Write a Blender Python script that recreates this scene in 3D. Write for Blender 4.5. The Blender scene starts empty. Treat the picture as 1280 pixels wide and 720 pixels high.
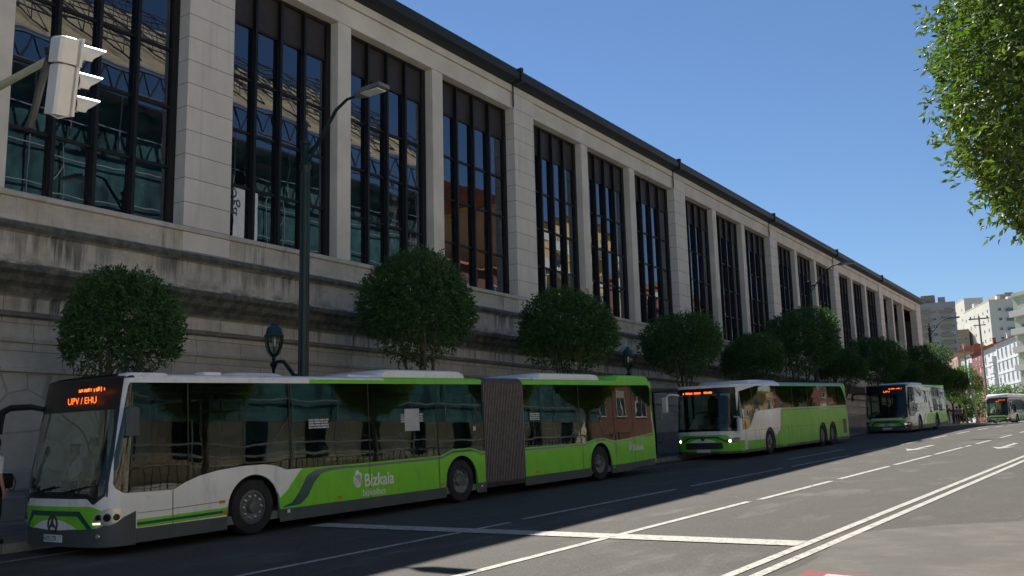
import bpy, math, random
from mathutils import Vector, Matrix
random.seed(7)
SC = bpy.context.scene
COL = SC.collection
PI = math.pi
H_EYE = 1.78
TH = math.radians(1.878)          # the street runs 1.9 degrees off the station facade

# ------------------------------------------------------------------ materials
MATS = {}
def _new(name):
    m = bpy.data.materials.new(name); m.use_nodes = True
    nt = m.node_tree; nt.nodes.clear()
    out = nt.nodes.new('ShaderNodeOutputMaterial')
    MATS[name] = m
    return m, nt, out
def _n(nt, t, **kw):
    n = nt.nodes.new(t)
    for k, v in kw.items():
        if hasattr(n, k): setattr(n, k, v)
        else: n.inputs[k].default_value = v
    return n
def _c(c): return (c[0], c[1], c[2], 1.0)
def ramp(nt, fac, stops):
    r = nt.nodes.new('ShaderNodeValToRGB'); e = r.color_ramp.elements
    while len(e) < len(stops): e.new(0.5)
    for el, (p, c) in zip(e, stops): el.position = p; el.color = _c(c)
    nt.links.new(fac, r.inputs['Fac']); return r.outputs['Color']
def noise(nt, vec, scale, detail=4, rough=.6):
    n = nt.nodes.new('ShaderNodeTexNoise')
    n.inputs['Scale'].default_value = scale; n.inputs['Detail'].default_value = detail
    n.inputs['Roughness'].default_value = rough
    if vec is not None: nt.links.new(vec, n.inputs['Vector'])
    return n.outputs['Fac']
def mixc(nt, fac, a, b, mode='MIX'):
    m = nt.nodes.new('ShaderNodeMix'); m.data_type = 'RGBA'; m.blend_type = mode
    for sock, v in ((m.inputs[0], fac), (m.inputs[6], a), (m.inputs[7], b)):
        if isinstance(v, (int, float)): sock.default_value = v
        elif isinstance(v, tuple): sock.default_value = _c(v)
        else: nt.links.new(v, sock)
    return m.outputs[2]
def math_(nt, op, a, b=None, c=None, clamp=False):
    m = nt.nodes.new('ShaderNodeMath'); m.operation = op; m.use_clamp = clamp
    for i, v in enumerate((a, b, c)):
        if v is None: continue
        if isinstance(v, (int, float)): m.inputs[i].default_value = v
        else: nt.links.new(v, m.inputs[i])
    return m.outputs[0]
def maprange(nt, v, a, b, c=0., d=1., smooth=False):
    m = nt.nodes.new('ShaderNodeMapRange'); m.clamp = True
    if smooth: m.interpolation_type = 'SMOOTHSTEP'
    nt.links.new(v, m.inputs[0])
    for i, x in enumerate((a, b, c, d)): m.inputs[i+1].default_value = x
    return m.outputs[0]
def bump(nt, h, strength, dist=.02):
    b = nt.nodes.new('ShaderNodeBump'); b.inputs['Strength'].default_value = strength
    b.inputs['Distance'].default_value = dist; nt.links.new(h, b.inputs['Height']); return b.outputs[0]
def objvec(nt, kind='Object'):
    t = nt.nodes.new('ShaderNodeTexCoord'); return t.outputs[kind]
def geopos(nt):
    t = nt.nodes.new('ShaderNodeNewGeometry'); return t.outputs['Position']
def stretch(nt, vec, s):
    m = nt.nodes.new('ShaderNodeMapping'); m.inputs['Scale'].default_value = s
    nt.links.new(vec, m.inputs['Vector']); return m.outputs[0]
def principled(nt, out, col, rough=.6, metal=0., normal=None, coat=0., spec=.5):
    p = nt.nodes.new('ShaderNodeBsdfPrincipled')
    if isinstance(col, tuple): p.inputs['Base Color'].default_value = _c(col)
    else: nt.links.new(col, p.inputs['Base Color'])
    if isinstance(rough, (int, float)): p.inputs['Roughness'].default_value = rough
    else: nt.links.new(rough, p.inputs['Roughness'])
    p.inputs['Metallic'].default_value = metal; p.inputs['Coat Weight'].default_value = coat
    p.inputs['Coat Roughness'].default_value = .06
    p.inputs['Specular IOR Level'].default_value = spec
    if normal is not None: nt.links.new(normal, p.inputs['Normal'])
    nt.links.new(p.outputs[0], out.inputs['Surface']); return p
def simple(name, col, rough=.6, metal=0., var=.15, scale=3., coat=0., bmp=0., bscale=40., spec=.5):
    if name in MATS: return MATS[name]
    m, nt, out = _new(name); v = objvec(nt)
    f = noise(nt, v, scale, 5)
    dark = tuple(c*(1-var) for c in col); lite = tuple(min(1, c*(1+var)) for c in col)
    c = ramp(nt, f, [(.3, dark), (.7, lite)])
    nrm = bump(nt, noise(nt, v, bscale, 3), bmp) if bmp else None
    principled(nt, out, c, rough, metal, nrm, coat, spec); return m
def emis(name, col, strength):
    m, nt, out = _new(name)
    e = _n(nt, 'ShaderNodeEmission'); e.inputs[0].default_value = _c(col); e.inputs[1].default_value = strength
    nt.links.new(e.outputs[0], out.inputs['Surface']); return m
def glass(name, tint, refl=1.0, ior=1.5, rough=.01, wav=.0, wscale=2.0, reflcol=(1, 1, 1), base=0.0):
    m, nt, out = _new(name)
    tr = _n(nt, 'ShaderNodeBsdfTransparent'); tr.inputs[0].default_value = _c(tint)
    gl = _n(nt, 'ShaderNodeBsdfGlossy'); gl.inputs['Roughness'].default_value = rough
    gl.inputs['Color'].default_value = _c(reflcol)
    fr = _n(nt, 'ShaderNodeFresnel'); fr.inputs[0].default_value = ior
    if wav:
        b = bump(nt, noise(nt, stretch(nt, geopos(nt), (1, 1, 1)), wscale, 2, .4), wav, .05)
        nt.links.new(b, gl.inputs['Normal']); nt.links.new(b, fr.inputs['Normal'])
    f = math_(nt, 'MULTIPLY_ADD', fr.outputs[0], refl, base, clamp=True)
    mx = _n(nt, 'ShaderNodeMixShader'); nt.links.new(f, mx.inputs[0])
    nt.links.new(tr.outputs[0], mx.inputs[1]); nt.links.new(gl.outputs[0], mx.inputs[2])
    nt.links.new(mx.outputs[0], out.inputs['Surface']); return m

def mat_asphalt():
    m, nt, out = _new('asphalt'); v = geopos(nt)
    fine = noise(nt, v, 28, 5, .85); mid = noise(nt, v, 1.3, 6, .6)
    lane = noise(nt, stretch(nt, v, (1.6, .09, 1)), 1.0, 4, .5)
    c = ramp(nt, mid, [(.25, (.050, .046, .039)), (.75, (.069, .063, .053))])
    c = mixc(nt, math_(nt, 'MULTIPLY', lane, .55), c, (.098, .092, .081))
    sp = noise(nt, v, 55, 4, .75)
    c = mixc(nt, maprange(nt, sp, .54, .64, 0, .6), c, (.25, .24, .22))
    c = mixc(nt, maprange(nt, fine, .35, .65, 0, .5), c, (.028, .027, .024))
    scuff = noise(nt, stretch(nt, v, (.9, .35, 1)), 1.1, 6, .7)
    c = mixc(nt, maprange(nt, scuff, .54, .70, 0, .6), c, (.15, .142, .128))
    oil = noise(nt, stretch(nt, v, (1.5, .5, 1)), .8, 4, .5)
    c = mixc(nt, maprange(nt, oil, .66, .8, 0, .5), c, (.045, .044, .042))
    vo = nt.nodes.new('ShaderNodeTexVoronoi'); vo.feature = 'DISTANCE_TO_EDGE'; vo.inputs['Scale'].default_value = .22
    nt.links.new(mixc(nt, .09, v, stretch(nt, v, (1, 1, 1)), 'ADD'), vo.inputs['Vector'])
    wob = noise(nt, v, 1.6, 3)
    crack = maprange(nt, math_(nt, 'ADD', vo.outputs[0], math_(nt, 'MULTIPLY', wob, .02)), .0095, .0125, .55, 0)
    c = mixc(nt, crack, c, (.03, .03, .03))
    principled(nt, out, c, .9, 0, bump(nt, fine, .35, .01), 0, .25); return m
def mat_patch():
    m, nt, out = _new('worn_light_asphalt'); v = geopos(nt)
    f = noise(nt, v, .9, 8, .72); g = noise(nt, v, 30, 5, .85)
    c = ramp(nt, f, [(.3, (.075, .070, .060)), (.5, (.108, .101, .087)), (.75, (.165, .154, .134))])
    st = noise(nt, stretch(nt, v, (1, .5, 1)), 2.6, 5, .7)
    c = mixc(nt, maprange(nt, st, .58, .7, 0, .5), c, (.09, .085, .078))
    c = mixc(nt, maprange(nt, g, .35, .65, 0, .4), c, (.075, .07, .063))
    principled(nt, out, c, .9, 0, bump(nt, g, .3, .01), 0, .25); return m
def mat_paint(name, col):
    m, nt, out = _new(name); v = geopos(nt)
    f = noise(nt, v, 9, 6, .75); g = noise(nt, v, 55, 3, .7)
    w = math_(nt, 'ADD', math_(nt, 'MULTIPLY', f, .7), math_(nt, 'MULTIPLY', g, .35))
    c = mixc(nt, maprange(nt, w, .53, .62, 0, .85), col, (.09, .085, .075))
    principled(nt, out, c, .75, 0, bump(nt, g, .2, .005), 0, .3); return m
def mat_stone():
    m, nt, out = _new('station_stone'); v = geopos(nt)
    sx = nt.nodes.new('ShaderNodeSeparateXYZ'); nt.links.new(v, sx.inputs[0])
    z = sx.outputs[2]; y = sx.outputs[1]
    cb = nt.nodes.new('ShaderNodeCombineXYZ'); nt.links.new(y, cb.inputs[0]); nt.links.new(z, cb.inputs[1])
    cv = cb.outputs[0]
    big = noise(nt, cv, .7, 6, .6); med = noise(nt, cv, 4, 6, .65); fine = noise(nt, v, 40, 4, .6)
    c = ramp(nt, big, [(.3, (.46, .43, .375)), (.55, (.57, .53, .465)), (.75, (.65, .605, .53))])
    c = mixc(nt, maprange(nt, med, .35, .7, 0, .45), c, (.33, .30, .26))
    # large ashlar joints
    br = nt.nodes.new('ShaderNodeTexBrick'); nt.links.new(cv, br.inputs['Vector'])
    br.inputs['Scale'].default_value = 1.0; br.inputs['Brick Width'].default_value = 1.35
    br.inputs['Row Height'].default_value = .56; br.inputs['Mortar Size'].default_value = .009
    br.inputs['Color1'].default_value = (.86, .86, .86, 1); br.inputs['Color2'].default_value = (1.08, 1.05, 1.0, 1)
    br.inputs['Mortar'].default_value = (.45, .42, .38, 1); br.offset = .5
    zb = math_(nt, 'MULTIPLY', maprange(nt, z, 1.55, 1.56), maprange(nt, z, 3.45, 3.46, 1, 0))
    inv = math_(nt, 'MULTIPLY', math_(nt, 'SUBTRACT', 1., zb), maprange(nt, z, 5.0, 5.01, 1, .12))
    c = mixc(nt, inv, c, mixc(nt, 1., c, br.outputs[0], 'MULTIPLY'))
    # crazed polygonal cladding on the lower wall
    vo = nt.nodes.new('ShaderNodeTexVoronoi'); vo.feature = 'DISTANCE_TO_EDGE'; vo.inputs['Scale'].default_value = 1.1
    nt.links.new(cv, vo.inputs['Vector'])
    ed = maprange(nt, vo.outputs['Distance'], .008, .03, .5, 0)
    c = mixc(nt, math_(nt, 'MULTIPLY', ed, zb), c, (.17, .155, .13))
    # rain streaks hanging below ledges: black crust
    sv = stretch(nt, cv, (2.6, .16, 1)); streak = noise(nt, sv, 1.5, 7, .7)
    def under(z0, z1): # strength grows towards z1 (the ledge above)
        return math_(nt, 'MULTIPLY', maprange(nt, z, z0, z1, 0, 1), maprange(nt, z, z1, z1+.02, 1, 0))
    dirt = math_(nt, 'ADD', under(5.7, 6.45), math_(nt, 'MULTIPLY', under(4.2, 5.5), .9))
    up = noise(nt, stretch(nt, cv, (.8, 1.2, 1)), 1.6, 5, .7)
    foot = math_(nt, 'MULTIPLY', maprange(nt, z, 5.62, 6.0, 1, 0), maprange(nt, z, 5.3, 5.6, 0, 1))
    s1 = maprange(nt, math_(nt, 'MULTIPLY_ADD', dirt, .17, streak), .54, .68, 0, .9)
    s1 = math_(nt, 'MULTIPLY', s1, maprange(nt, noise(nt, stretch(nt, cv, (.45, .12, 1)), 1.3, 3, .5), .42, .58, .18, 1))
    s2 = math_(nt, 'MULTIPLY', maprange(nt, up, .44, .56, 0, .9), foot)
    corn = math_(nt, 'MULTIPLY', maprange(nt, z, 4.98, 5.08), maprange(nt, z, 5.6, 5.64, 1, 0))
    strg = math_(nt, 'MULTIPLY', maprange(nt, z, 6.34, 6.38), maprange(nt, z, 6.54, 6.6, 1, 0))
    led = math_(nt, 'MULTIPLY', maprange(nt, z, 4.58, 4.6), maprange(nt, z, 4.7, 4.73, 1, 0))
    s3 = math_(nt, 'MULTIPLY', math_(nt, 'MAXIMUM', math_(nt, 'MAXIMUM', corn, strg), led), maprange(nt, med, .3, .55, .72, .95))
    lim = maprange(nt, z, 7.0, 7.3, 1, .0)
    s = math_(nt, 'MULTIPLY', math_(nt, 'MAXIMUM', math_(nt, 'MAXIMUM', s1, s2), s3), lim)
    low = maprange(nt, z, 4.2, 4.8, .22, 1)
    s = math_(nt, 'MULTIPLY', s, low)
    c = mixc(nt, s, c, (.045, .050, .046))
    och = noise(nt, stretch(nt, cv, (1.2, .5, 1)), 1.2, 5, .7)
    c = mixc(nt, math_(nt, 'MULTIPLY', maprange(nt, och, .52, .7, 0, .5), lim), c, (.30, .235, .15))
    pl = math_(nt, 'MULTIPLY', maprange(nt, math_(nt, 'SUBTRACT', z, math_(nt, 'MULTIPLY', y, .034)), .78, .84, 1, 0), .6)
    c = mixc(nt, pl, c, (.10, .10, .095))
    principled(nt, out, c, .85, 0, bump(nt, math_(nt, 'ADD', fine, med), .35, .02)); return m
def mat_cladding():
    m, nt, out = _new('pilaster_cladding'); v = geopos(nt)
    sx = nt.nodes.new('ShaderNodeSeparateXYZ'); nt.links.new(v, sx.inputs[0])
    z = sx.outputs[2]
    row = math_(nt, 'FRACT', math_(nt, 'DIVIDE', math_(nt, 'SUBTRACT', z, 7.2), .605))
    j = math_(nt, 'LESS_THAN', row, .028)
    n1 = noise(nt, stretch(nt, v, (1, 1, .4)), 2.2, 5, .6); n2 = noise(nt, v, 60, 4, .7)
    c = ramp(nt, n1, [(.3, (.62, .575, .52)), (.7, (.70, .655, .60))])
    rid = math_(nt, 'FLOOR', math_(nt, 'DIVIDE', math_(nt, 'SUBTRACT', z, 7.2), .605))
    wn = nt.nodes.new('ShaderNodeTexWhiteNoise'); wn.noise_dimensions = '1D'; nt.links.new(rid, wn.inputs['W'])
    c = mixc(nt, maprange(nt, wn.outputs['Value'], 0, 1, 0, .16), c, (.42, .39, .36))
    st = noise(nt, stretch(nt, v, (2, 2, .12)), 2.5, 5, .6)
    c = mixc(nt, maprange(nt, st, .55, .75, 0, .35), c, (.34, .31, .27))
    c = mixc(nt, math_(nt, 'MULTIPLY', j, .8), c, (.07, .065, .06))
    hgt = math_(nt, 'SUBTRACT', math_(nt, 'MULTIPLY', n2, .1), j)
    principled(nt, out, c, .75, 0, bump(nt, hgt, .5, .02)); return m
def mat_leaf(name, a, b, c3):
    m, nt, out = _new(name)
    at = nt.nodes.new('ShaderNodeAttribute'); at.attribute_name = 'leafrand'
    v = objvec(nt); cl = noise(nt, v, 1.6, 3)
    f = math_(nt, 'ADD', math_(nt, 'MULTIPLY', at.outputs['Fac'], .7), math_(nt, 'MULTIPLY', cl, .45))
    col = ramp(nt, f, [(.25, a), (.6, b), (.95, c3)])
    p = nt.nodes.new('ShaderNodeBsdfPrincipled'); nt.links.new(col, p.inputs['Base Color'])
    p.inputs['Roughness'].default_value = .55
    t = nt.nodes.new('ShaderNodeBsdfTranslucent'); nt.links.new(mixc(nt, 1., col, (1.2, 1.5, .5), 'MULTIPLY'), t.inputs[0])
    mx = nt.nodes.new('ShaderNodeMixShader'); mx.inputs[0].default_value = .28
    nt.links.new(p.outputs[0], mx.inputs[1]); nt.links.new(t.outputs[0], mx.inputs[2])
    nt.links.new(mx.outputs[0], out.inputs['Surface']); return m
def mat_bark():
    m, nt, out = _new('bark'); v = objvec(nt)
    f = noise(nt, stretch(nt, v, (6, 6, 1.2)), 3, 6, .7)
    c = ramp(nt, f, [(.3, (.05, .04, .032)), (.7, (.16, .13, .10))])
    principled(nt, out, c, .9, 0, bump(nt, f, .8, .02)); return m
def mat_paving():
    m, nt, out = _new('pavement_tiles'); v = geopos(nt)
    br = nt.nodes.new('ShaderNodeTexBrick'); nt.links.new(v, br.inputs['Vector'])
    br.inputs['Scale'].default_value = 1.; br.inputs['Brick Width'].default_value = .4; br.inputs['Row Height'].default_value = .4
    br.inputs['Mortar Size'].default_value = .008; br.offset = 0
    br.inputs['Color1'].default_value = (.15, .148, .14, 1); br.inputs['Color2'].default_value = (.19, .185, .175, 1)
    br.inputs['Mortar'].default_value = (.07, .07, .065, 1)
    n = noise(nt, v, 1.5, 6); c = mixc(nt, maprange(nt, n, .4, .7, 0, .5), br.outputs[0], (.10, .098, .09))
    principled(nt, out, c, .8); return m
def mat_netting():
    m, nt, out = _new('scaffold_netting'); v = geopos(nt)
    f = noise(nt, stretch(nt, v, (1, 1, .5)), .9, 6, .7); c = ramp(nt, f, [(.35, (.008, .035, .045)), (.5, (.03, .12, .13)), (.65, (.06, .20, .20)), (.72, (.30, .30, .22))])
    d = nt.nodes.new('ShaderNodeBsdfPrincipled'); nt.links.new(c, d.inputs['Base Color']); d.inputs['Roughness'].default_value = .8
    t = nt.nodes.new('ShaderNodeBsdfTransparent'); mx = nt.nodes.new('ShaderNodeMixShader'); mx.inputs[0].default_value = .35
    nt.links.new(d.outputs[0], mx.inputs[1]); nt.links.new(t.outputs[0], mx.inputs[2]); nt.links.new(mx.outputs[0], out.inputs['Surface'])
    return m

M_ASPH = mat_asphalt(); M_PATCH = mat_patch(); M_STONE = mat_stone(); M_CLAD = mat_cladding(); M_PAVE = mat_paving()
M_WPAINT = mat_paint('white_road_paint', (.40, .385, .345)); M_RPAINT = mat_paint('red_road_paint', (.20, .026, .03))
M_LEAF = mat_leaf('street_tree_leaves', (.022, .058, .016), (.042, .105, .026), (.085, .17, .04))
M_LEAFN = mat_leaf('near_tree_leaves', (.055, .095, .02), (.11, .17, .035), (.23, .26, .08))
M_LEAFL = mat_leaf('light_bush_leaves', (.05, .11, .02), (.09, .18, .03), (.14, .24, .05))
M_BARK = mat_bark(); M_NET = mat_netting()
M_KERB = simple('kerb_stone', (.22, .215, .2), .8, var=.3, scale=2)
M_WHITE = simple('bus_white', (.83, .82, .80), .34, var=.03, coat=.3)
M_GREEN = simple('bus_green', (.19, .60, .03), .38, var=.05, coat=.12, spec=.35)
M_TEAL = simple('bus_teal', (.006, .075, .062), .3, var=.05, coat=.5)
M_SKIRT = simple('bus_skirt_grey', (.065, .075, .082), .5, var=.12)
M_BLACK = simple('black_plastic', (.012, .013, .014), .45, var=.2)
M_BGLOSS = simple('black_gloss', (.008, .009, .011), .08, var=.1, coat=.5)
M_RUB = simple('tyre_rubber', (.018, .018, .019), .85, var=.3, bmp=.3)
M_RIM = simple('wheel_steel', (.13, .13, .13), .45, .3, var=.2)
M_CHROME = simple('chrome', (.55, .56, .56), .22, .95, var=.05)
M_BELL = simple('bellows_fabric', (.055, .05, .052), .75, var=.3, scale=6)
M_BELLE = simple('bellows_ridge', (.26, .23, .23), .5, .3, var=.3, scale=9)
def dirty(m, amt=.3):
    nt = m.node_tree; p = [n for n in nt.nodes if n.type == 'BSDF_PRINCIPLED'][0]; src = p.inputs['Base Color'].links[0].from_socket; v = objvec(nt)
    a = noise(nt, stretch(nt, v, (2.5, 2.5, .5)), 1.6, 7, .75); b = noise(nt, v, 14, 4, .7)
    c = mixc(nt, maprange(nt, a, .50, .75, 0, amt), src, (.12, .11, .09)); c = mixc(nt, maprange(nt, b, .58, .72, 0, amt*.5), c, (.10, .09, .08))
    nt.links.new(c, p.inputs['Base Color']); r = maprange(nt, a, .4, .7, p.inputs['Roughness'].default_value, .6); nt.links.new(r, p.inputs['Roughness'])
    nt.links.new(bump(nt, noise(nt, v, 1.7, 2, .4), .06, .05), p.inputs['Coat Normal'])
for _m in (M_WHITE, M_GREEN): dirty(_m, .28)
dirty(M_SKIRT, .55)
M_INT = simple('bus_interior_grey', (.16, .165, .17), .7)
M_CEIL = simple('bus_ceiling', (.35, .36, .35), .6)
M_SEAT = simple('seat_fabric_green', (.03, .10, .05), .85)
M_POLE = simple('handrail_yellow', (.55, .40, .03), .4)
M_BG = glass('bus_side_glass', (.28, .36, .36), .75, 1.52, .006, wav=.035, wscale=1.3, base=.015)
M_BG2 = glass('coach_side_glass', (.34, .40, .40), .5, 1.5, .006, wav=.06, wscale=1.1)
M_DG = glass('door_glass', (.86, .93, .91), .6, 1.45, .01)
M_WS = glass('windshield_glass', (.80, .88, .86), .62, 1.42, .006, wav=.03, wscale=1.0)
M_SG = glass('station_glass', (.16, .17, .18), 1.6, 1.75, .006, wav=.05, wscale=.7, reflcol=(.82, .9, 1.), base=.05)
M_LAMPG = glass('lamp_glass', (.8, .85, .85), 1.0, 1.5, .05)
M_LENS = glass('headlight_lens', (.85, .88, .9), 1.6, 1.6, .02)
M_BRONZE = simple('window_frame_bronze', (.008, .0075, .008), .5, .2, var=.2)
M_SPAN = simple('spandrel_panel', (.030, .023, .021), .55, var=.2)
M_FASC = simple('roof_fascia_slate', (.010, .014, .021), .5, var=.25, scale=.7)
M_DARKI = simple('station_interior', (.05, .05, .052), .9)
M_LAMP = simple('lamp_green_iron', (.009, .030, .027), .4, .3, var=.2)
M_HOOD = simple('lantern_blue_hood', (.014, .055, .08), .45, .2, var=.15)
M_HEAD = simple('lamp_head_grey', (.17, .19, .19), .4, .3)
M_SIGW = simple('signal_white', (.66, .66, .65), .45, var=.06)
M_SIGD = simple('signal_dark', (.05, .048, .045), .6)
M_ARM = simple('signal_arm_cream', (.42, .42, .30), .5, var=.1)
M_ORANGE = emis('led_orange', (1., .15, .02), 1.1)
M_DRL = emis('lit_lamp_white', (1., .95, .85), .6); M_LITC = emis('coach_lamp_white', (1., .95, .85), 2.5)
M_AMBER = simple('amber_marker', (.7, .18, .01), .3)
M_PLATE = simple('plate_white', (.65, .67, .66), .4)
M_INK = simple('plate_ink', (.02, .025, .05), .5)
M_DECAL = simple('white_lettering', (.80, .80, .78), .4, var=.02)
M_SKIN = simple('skin', (.42, .24, .16), .55, var=.06)
M_HAIR = simple('dark_hair', (.02, .015, .012), .6)
M_TERR = simple('terrain_soil', (.16, .16, .11), .95, var=.3, scale=.2)
M_ROOF = simple('red_roof_tiles', (.36, .13, .07), .8, var=.25, scale=1.5)
M_WINF = simple('white_window_frame', (.6, .6, .58), .5)
M_PANE = simple('dark_window_pane', (.03, .04, .05), .12, var=.2, spec=.8)

M_LINT = simple('lintel_concrete', (.63, .585, .52), .8, var=.13, scale=.8, bmp=.15)
# ------------------------------------------------------------------ mesh helpers
class MB:
    def __init__(s): s.v = []; s.f = []; s.m = []
    def add(s, vs, fs, m=0):
        o = len(s.v); s.v += [tuple(p) for p in vs]
        for f in fs: s.f.append(tuple(i+o for i in f)); s.m.append(m)
    def box(s, x0, x1, y0, y1, z0, z1, m=0):
        s.add([(x0,y0,z0),(x1,y0,z0),(x1,y1,z0),(x0,y1,z0),(x0,y0,z1),(x1,y0,z1),(x1,y1,z1),(x0,y1,z1)],
              [(3,2,1,0),(4,5,6,7),(0,1,5,4),(1,2,6,5),(2,3,7,6),(3,0,4,7)], m)
    def rbox(s, x0, x1, y0, y1, z0, z1, r=.05, m=0):   # box with chamfered vertical and top edges
        def ring(d, z):
            a, b, c, e = x0+d, x1-d, y0+d, y1-d; q = r
            return [(a+q,c,z),(b-q,c,z),(b,c+q,z),(b,e-q,z),(b-q,e,z),(a+q,e,z),(a,e-q,z),(a,c+q,z)]
        rings = [ring(0, z0), ring(0, z1-r), ring(r*.35, z1-r*.3), ring(r, z1)]
        s.loft(rings, m, cap=True)
    def loft(s, rings, m=0, cap=True, close=True):
        n = len(rings[0]); vs = [p for r in rings for p in r]; fs = []
        for i in range(len(rings)-1):
            for j in range(n if close else n-1):
                k = (j+1) % n
                fs.append((i*n+j, i*n+k, (i+1)*n+k, (i+1)*n+j))
        if cap:
            fs.append(tuple(range(n-1, -1, -1))); fs.append(tuple((len(rings)-1)*n+j for j in range(n)))
        s.add(vs, fs, m)
    def tube(s, pts, r, seg=8, m=0, cap=True):
        pts = [Vector(p) for p in pts]
        if not isinstance(r, (list, tuple)): r = [r]*len(pts)
        rings = []; prev = None
        for i, p in enumerate(pts):
            a = pts[max(i-1, 0)]; b = pts[min(i+1, len(pts)-1)]; d = (b-a).normalized()
            if prev is None:
                up = Vector((0, 0, 1)) if abs(d.z) < .9 else Vector((1, 0, 0)); x = d.cross(up).normalized()
            else: x = (prev - d*prev.dot(d)).normalized()
            prev = x; y = d.cross(x)
            rings.append([tuple(p + (x*math.cos(t)+y*math.sin(t))*r[i]) for t in [2*PI*k/seg for k in range(seg)]])
        s.loft(rings, m, cap)
    def lathe(s, prof, c=(0,0,0), seg=16, m=0, axis='z', ax=1., cap=True):
        rings = []
        for r, h in prof:
            ring = []
            for k in range(seg):
                t = 2*PI*k/seg; a, b = math.cos(t)*r, math.sin(t)*r
                ring.append((c[0]+a, c[1]+b, c[2]+h) if axis == 'z' else (c[0]+h*ax, c[1]+a, c[2]+b))
            rings.append(ring)
        s.loft(rings, m, cap)
    def prism(s, poly, y0, y1, m=0, axis='y'):     # 2D polygon (a,b) extruded
        n = len(poly)
        def P(a, b, t): return (a, t, b) if axis == 'y' else ((t, a, b) if axis == 'x' else (a, b, t))
        s.add([P(a, b, y0) for a, b in poly]+[P(a, b, y1) for a, b in poly],
              [tuple(range(n)), tuple(range(2*n-1, n-1, -1))]+[(i, (i+1) % n+0 if False else (i+1) % n, (i+1) % n+n, i+n) for i in range(n)], m)
    def build(s, name, mats, parent=None, smooth=False, loc=None, rot=None):
        key = {}; nv = []; mp = []
        for p in s.v:
            k = (round(p[0], 4), round(p[1], 4), round(p[2], 4))
            if k not in key: key[k] = len(nv); nv.append(p)
            mp.append(key[k])
        nf = []; nm = []
        for f, mi in zip(s.f, s.m):
            g = []
            for i in f:
                j = mp[i]
                if not g or g[-1] != j: g.append(j)
            if len(g) > 1 and g[0] == g[-1]: g.pop()
            if len(g) > 2 and len(set(g)) == len(g): nf.append(tuple(g)); nm.append(mi)
        s.v, s.f, s.m = nv, nf, nm
        me = bpy.data.meshes.new(name); me.from_pydata(s.v, [], s.f)
        if not isinstance(mats, (list, tuple)): mats = [mats]
        for m in mats: me.materials.append(m)
        me.polygons.foreach_set('material_index', s.m)
        if smooth:
            me.polygons.foreach_set('use_smooth', [True]*len(s.f))
        me.validate(); me.update()
        o = bpy.data.objects.new(name, me); COL.objects.link(o)
        if parent: o.parent = parent
        if loc: o.location = loc
        if rot: o.rotation_euler = rot
        if smooth:
            try: me.set_sharp_from_angle(angle=math.radians(38))
            except Exception: pass
        return o
def islands(mb, name, mats, parent=None, smooth=False, **k):
    par = {}
    def find(a):
        while par.setdefault(a, a) != a: par[a] = par[par[a]]; a = par[a]
        return a
    kk = [(round(p[0], 3), round(p[1], 3), round(p[2], 3)) for p in mb.v]
    for f in mb.f:
        r = find(kk[f[0]])
        for i in f[1:]: par[find(kk[i])] = r
    gr = {}
    for f, mi in zip(mb.f, mb.m): gr.setdefault(find(kk[f[0]]), []).append((f, mi))
    out = []
    for fs in gr.values():
        m = MB(); ids = sorted({i for f, _ in fs for i in f}); mp = {a: b for b, a in enumerate(ids)}
        m.v = [mb.v[i] for i in ids]; m.f = [tuple(mp[i] for i in f) for f, _ in fs]; m.m = [mi for _, mi in fs]
        out.append(m.build(name, mats, parent, smooth, **k))
    return out
def tag(o, label=None, cat=None, group=None, kind=None):
    if label: o['label'] = label
    if cat: o['category'] = cat
    if group: o['group'] = group
    if kind: o['kind'] = kind
    return o
def empty(name, loc=(0,0,0), rot=(0,0,0), label=None, cat=None, group=None):
    o = bpy.data.objects.new(name, None); COL.objects.link(o); o.location = loc; o.rotation_euler = rot
    o.empty_display_size = .3
    return tag(o, label, cat, group)
def copy_tree(o, parent=None):
    c = o.copy(); COL.objects.link(c)
    if parent: c.parent = parent
    for ch in [x for x in o.children]: copy_tree(ch, c)
    return c
def interp(x, pts):
    if x <= pts[0][0]: return pts[0][1]
    for (a, b), (c, d) in zip(pts, pts[1:]):
        if x <= c: return b+(d-b)*(x-a)/(c-a) if c > a else d
    return pts[-1][1]

# ------------------------------------------------------------------ street frame
def zroad(u):
    if u < 55: return .0339*u
    if u < 80:                       # crest easing
        t = (u-55)/25; return .0339*55 + 25*(.0339*t - (.0339-.012)*t*t/2)
    return .0339*55 + 25*(.0339+.012)/2 + .012*(u-80)
def curv(u): return -.001*(u-60)**2 if u > 60 else 0.
def P(u, v, z=0.):
    vv = v+curv(u)
    return (u*math.sin(TH)+vv*math.cos(TH), u*math.cos(TH)-vv*math.sin(TH), zroad(u)+z)
def heading(u):                       # world z rotation so local +Y runs up the street
    return -TH + (.002*(u-60) if u > 60 else 0.)
def pitch(u): return math.atan((zroad(u+1)-zroad(u-1))/2)
def place(o, u, v, z=0., tilt=True, dz=0.):
    o.location = P(u, v, z); o.rotation_euler = (pitch(u) if tilt else 0, 0, heading(u)+dz)
def strip(mb, us, v0, v1, z, m=0, thick=0.):
    f0 = v0 if callable(v0) else (lambda u: v0); f1 = v1 if callable(v1) else (lambda u: v1)
    n = len(us); vs = [P(u, f0(u), z) for u in us]+[P(u, f1(u), z) for u in us]
    fs = [(i, n+i, n+i+1, i+1) for i in range(n-1)]
    if thick:
        o = len(vs); vs += [P(u, f0(u), z-thick) for u in us]+[P(u, f1(u), z-thick) for u in us]
        fs += [(i, i+1, o+i+1, o+i) for i in range(n-1)] + [(n+i+1, n+i, o+n+i, o+n+i+1) for i in range(n-1)]
        fs += [(0, o, o+n, n), (n-1, 2*n-1, o+2*n-1, o+n-1)]
    mb.add(vs, fs, m)
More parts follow.
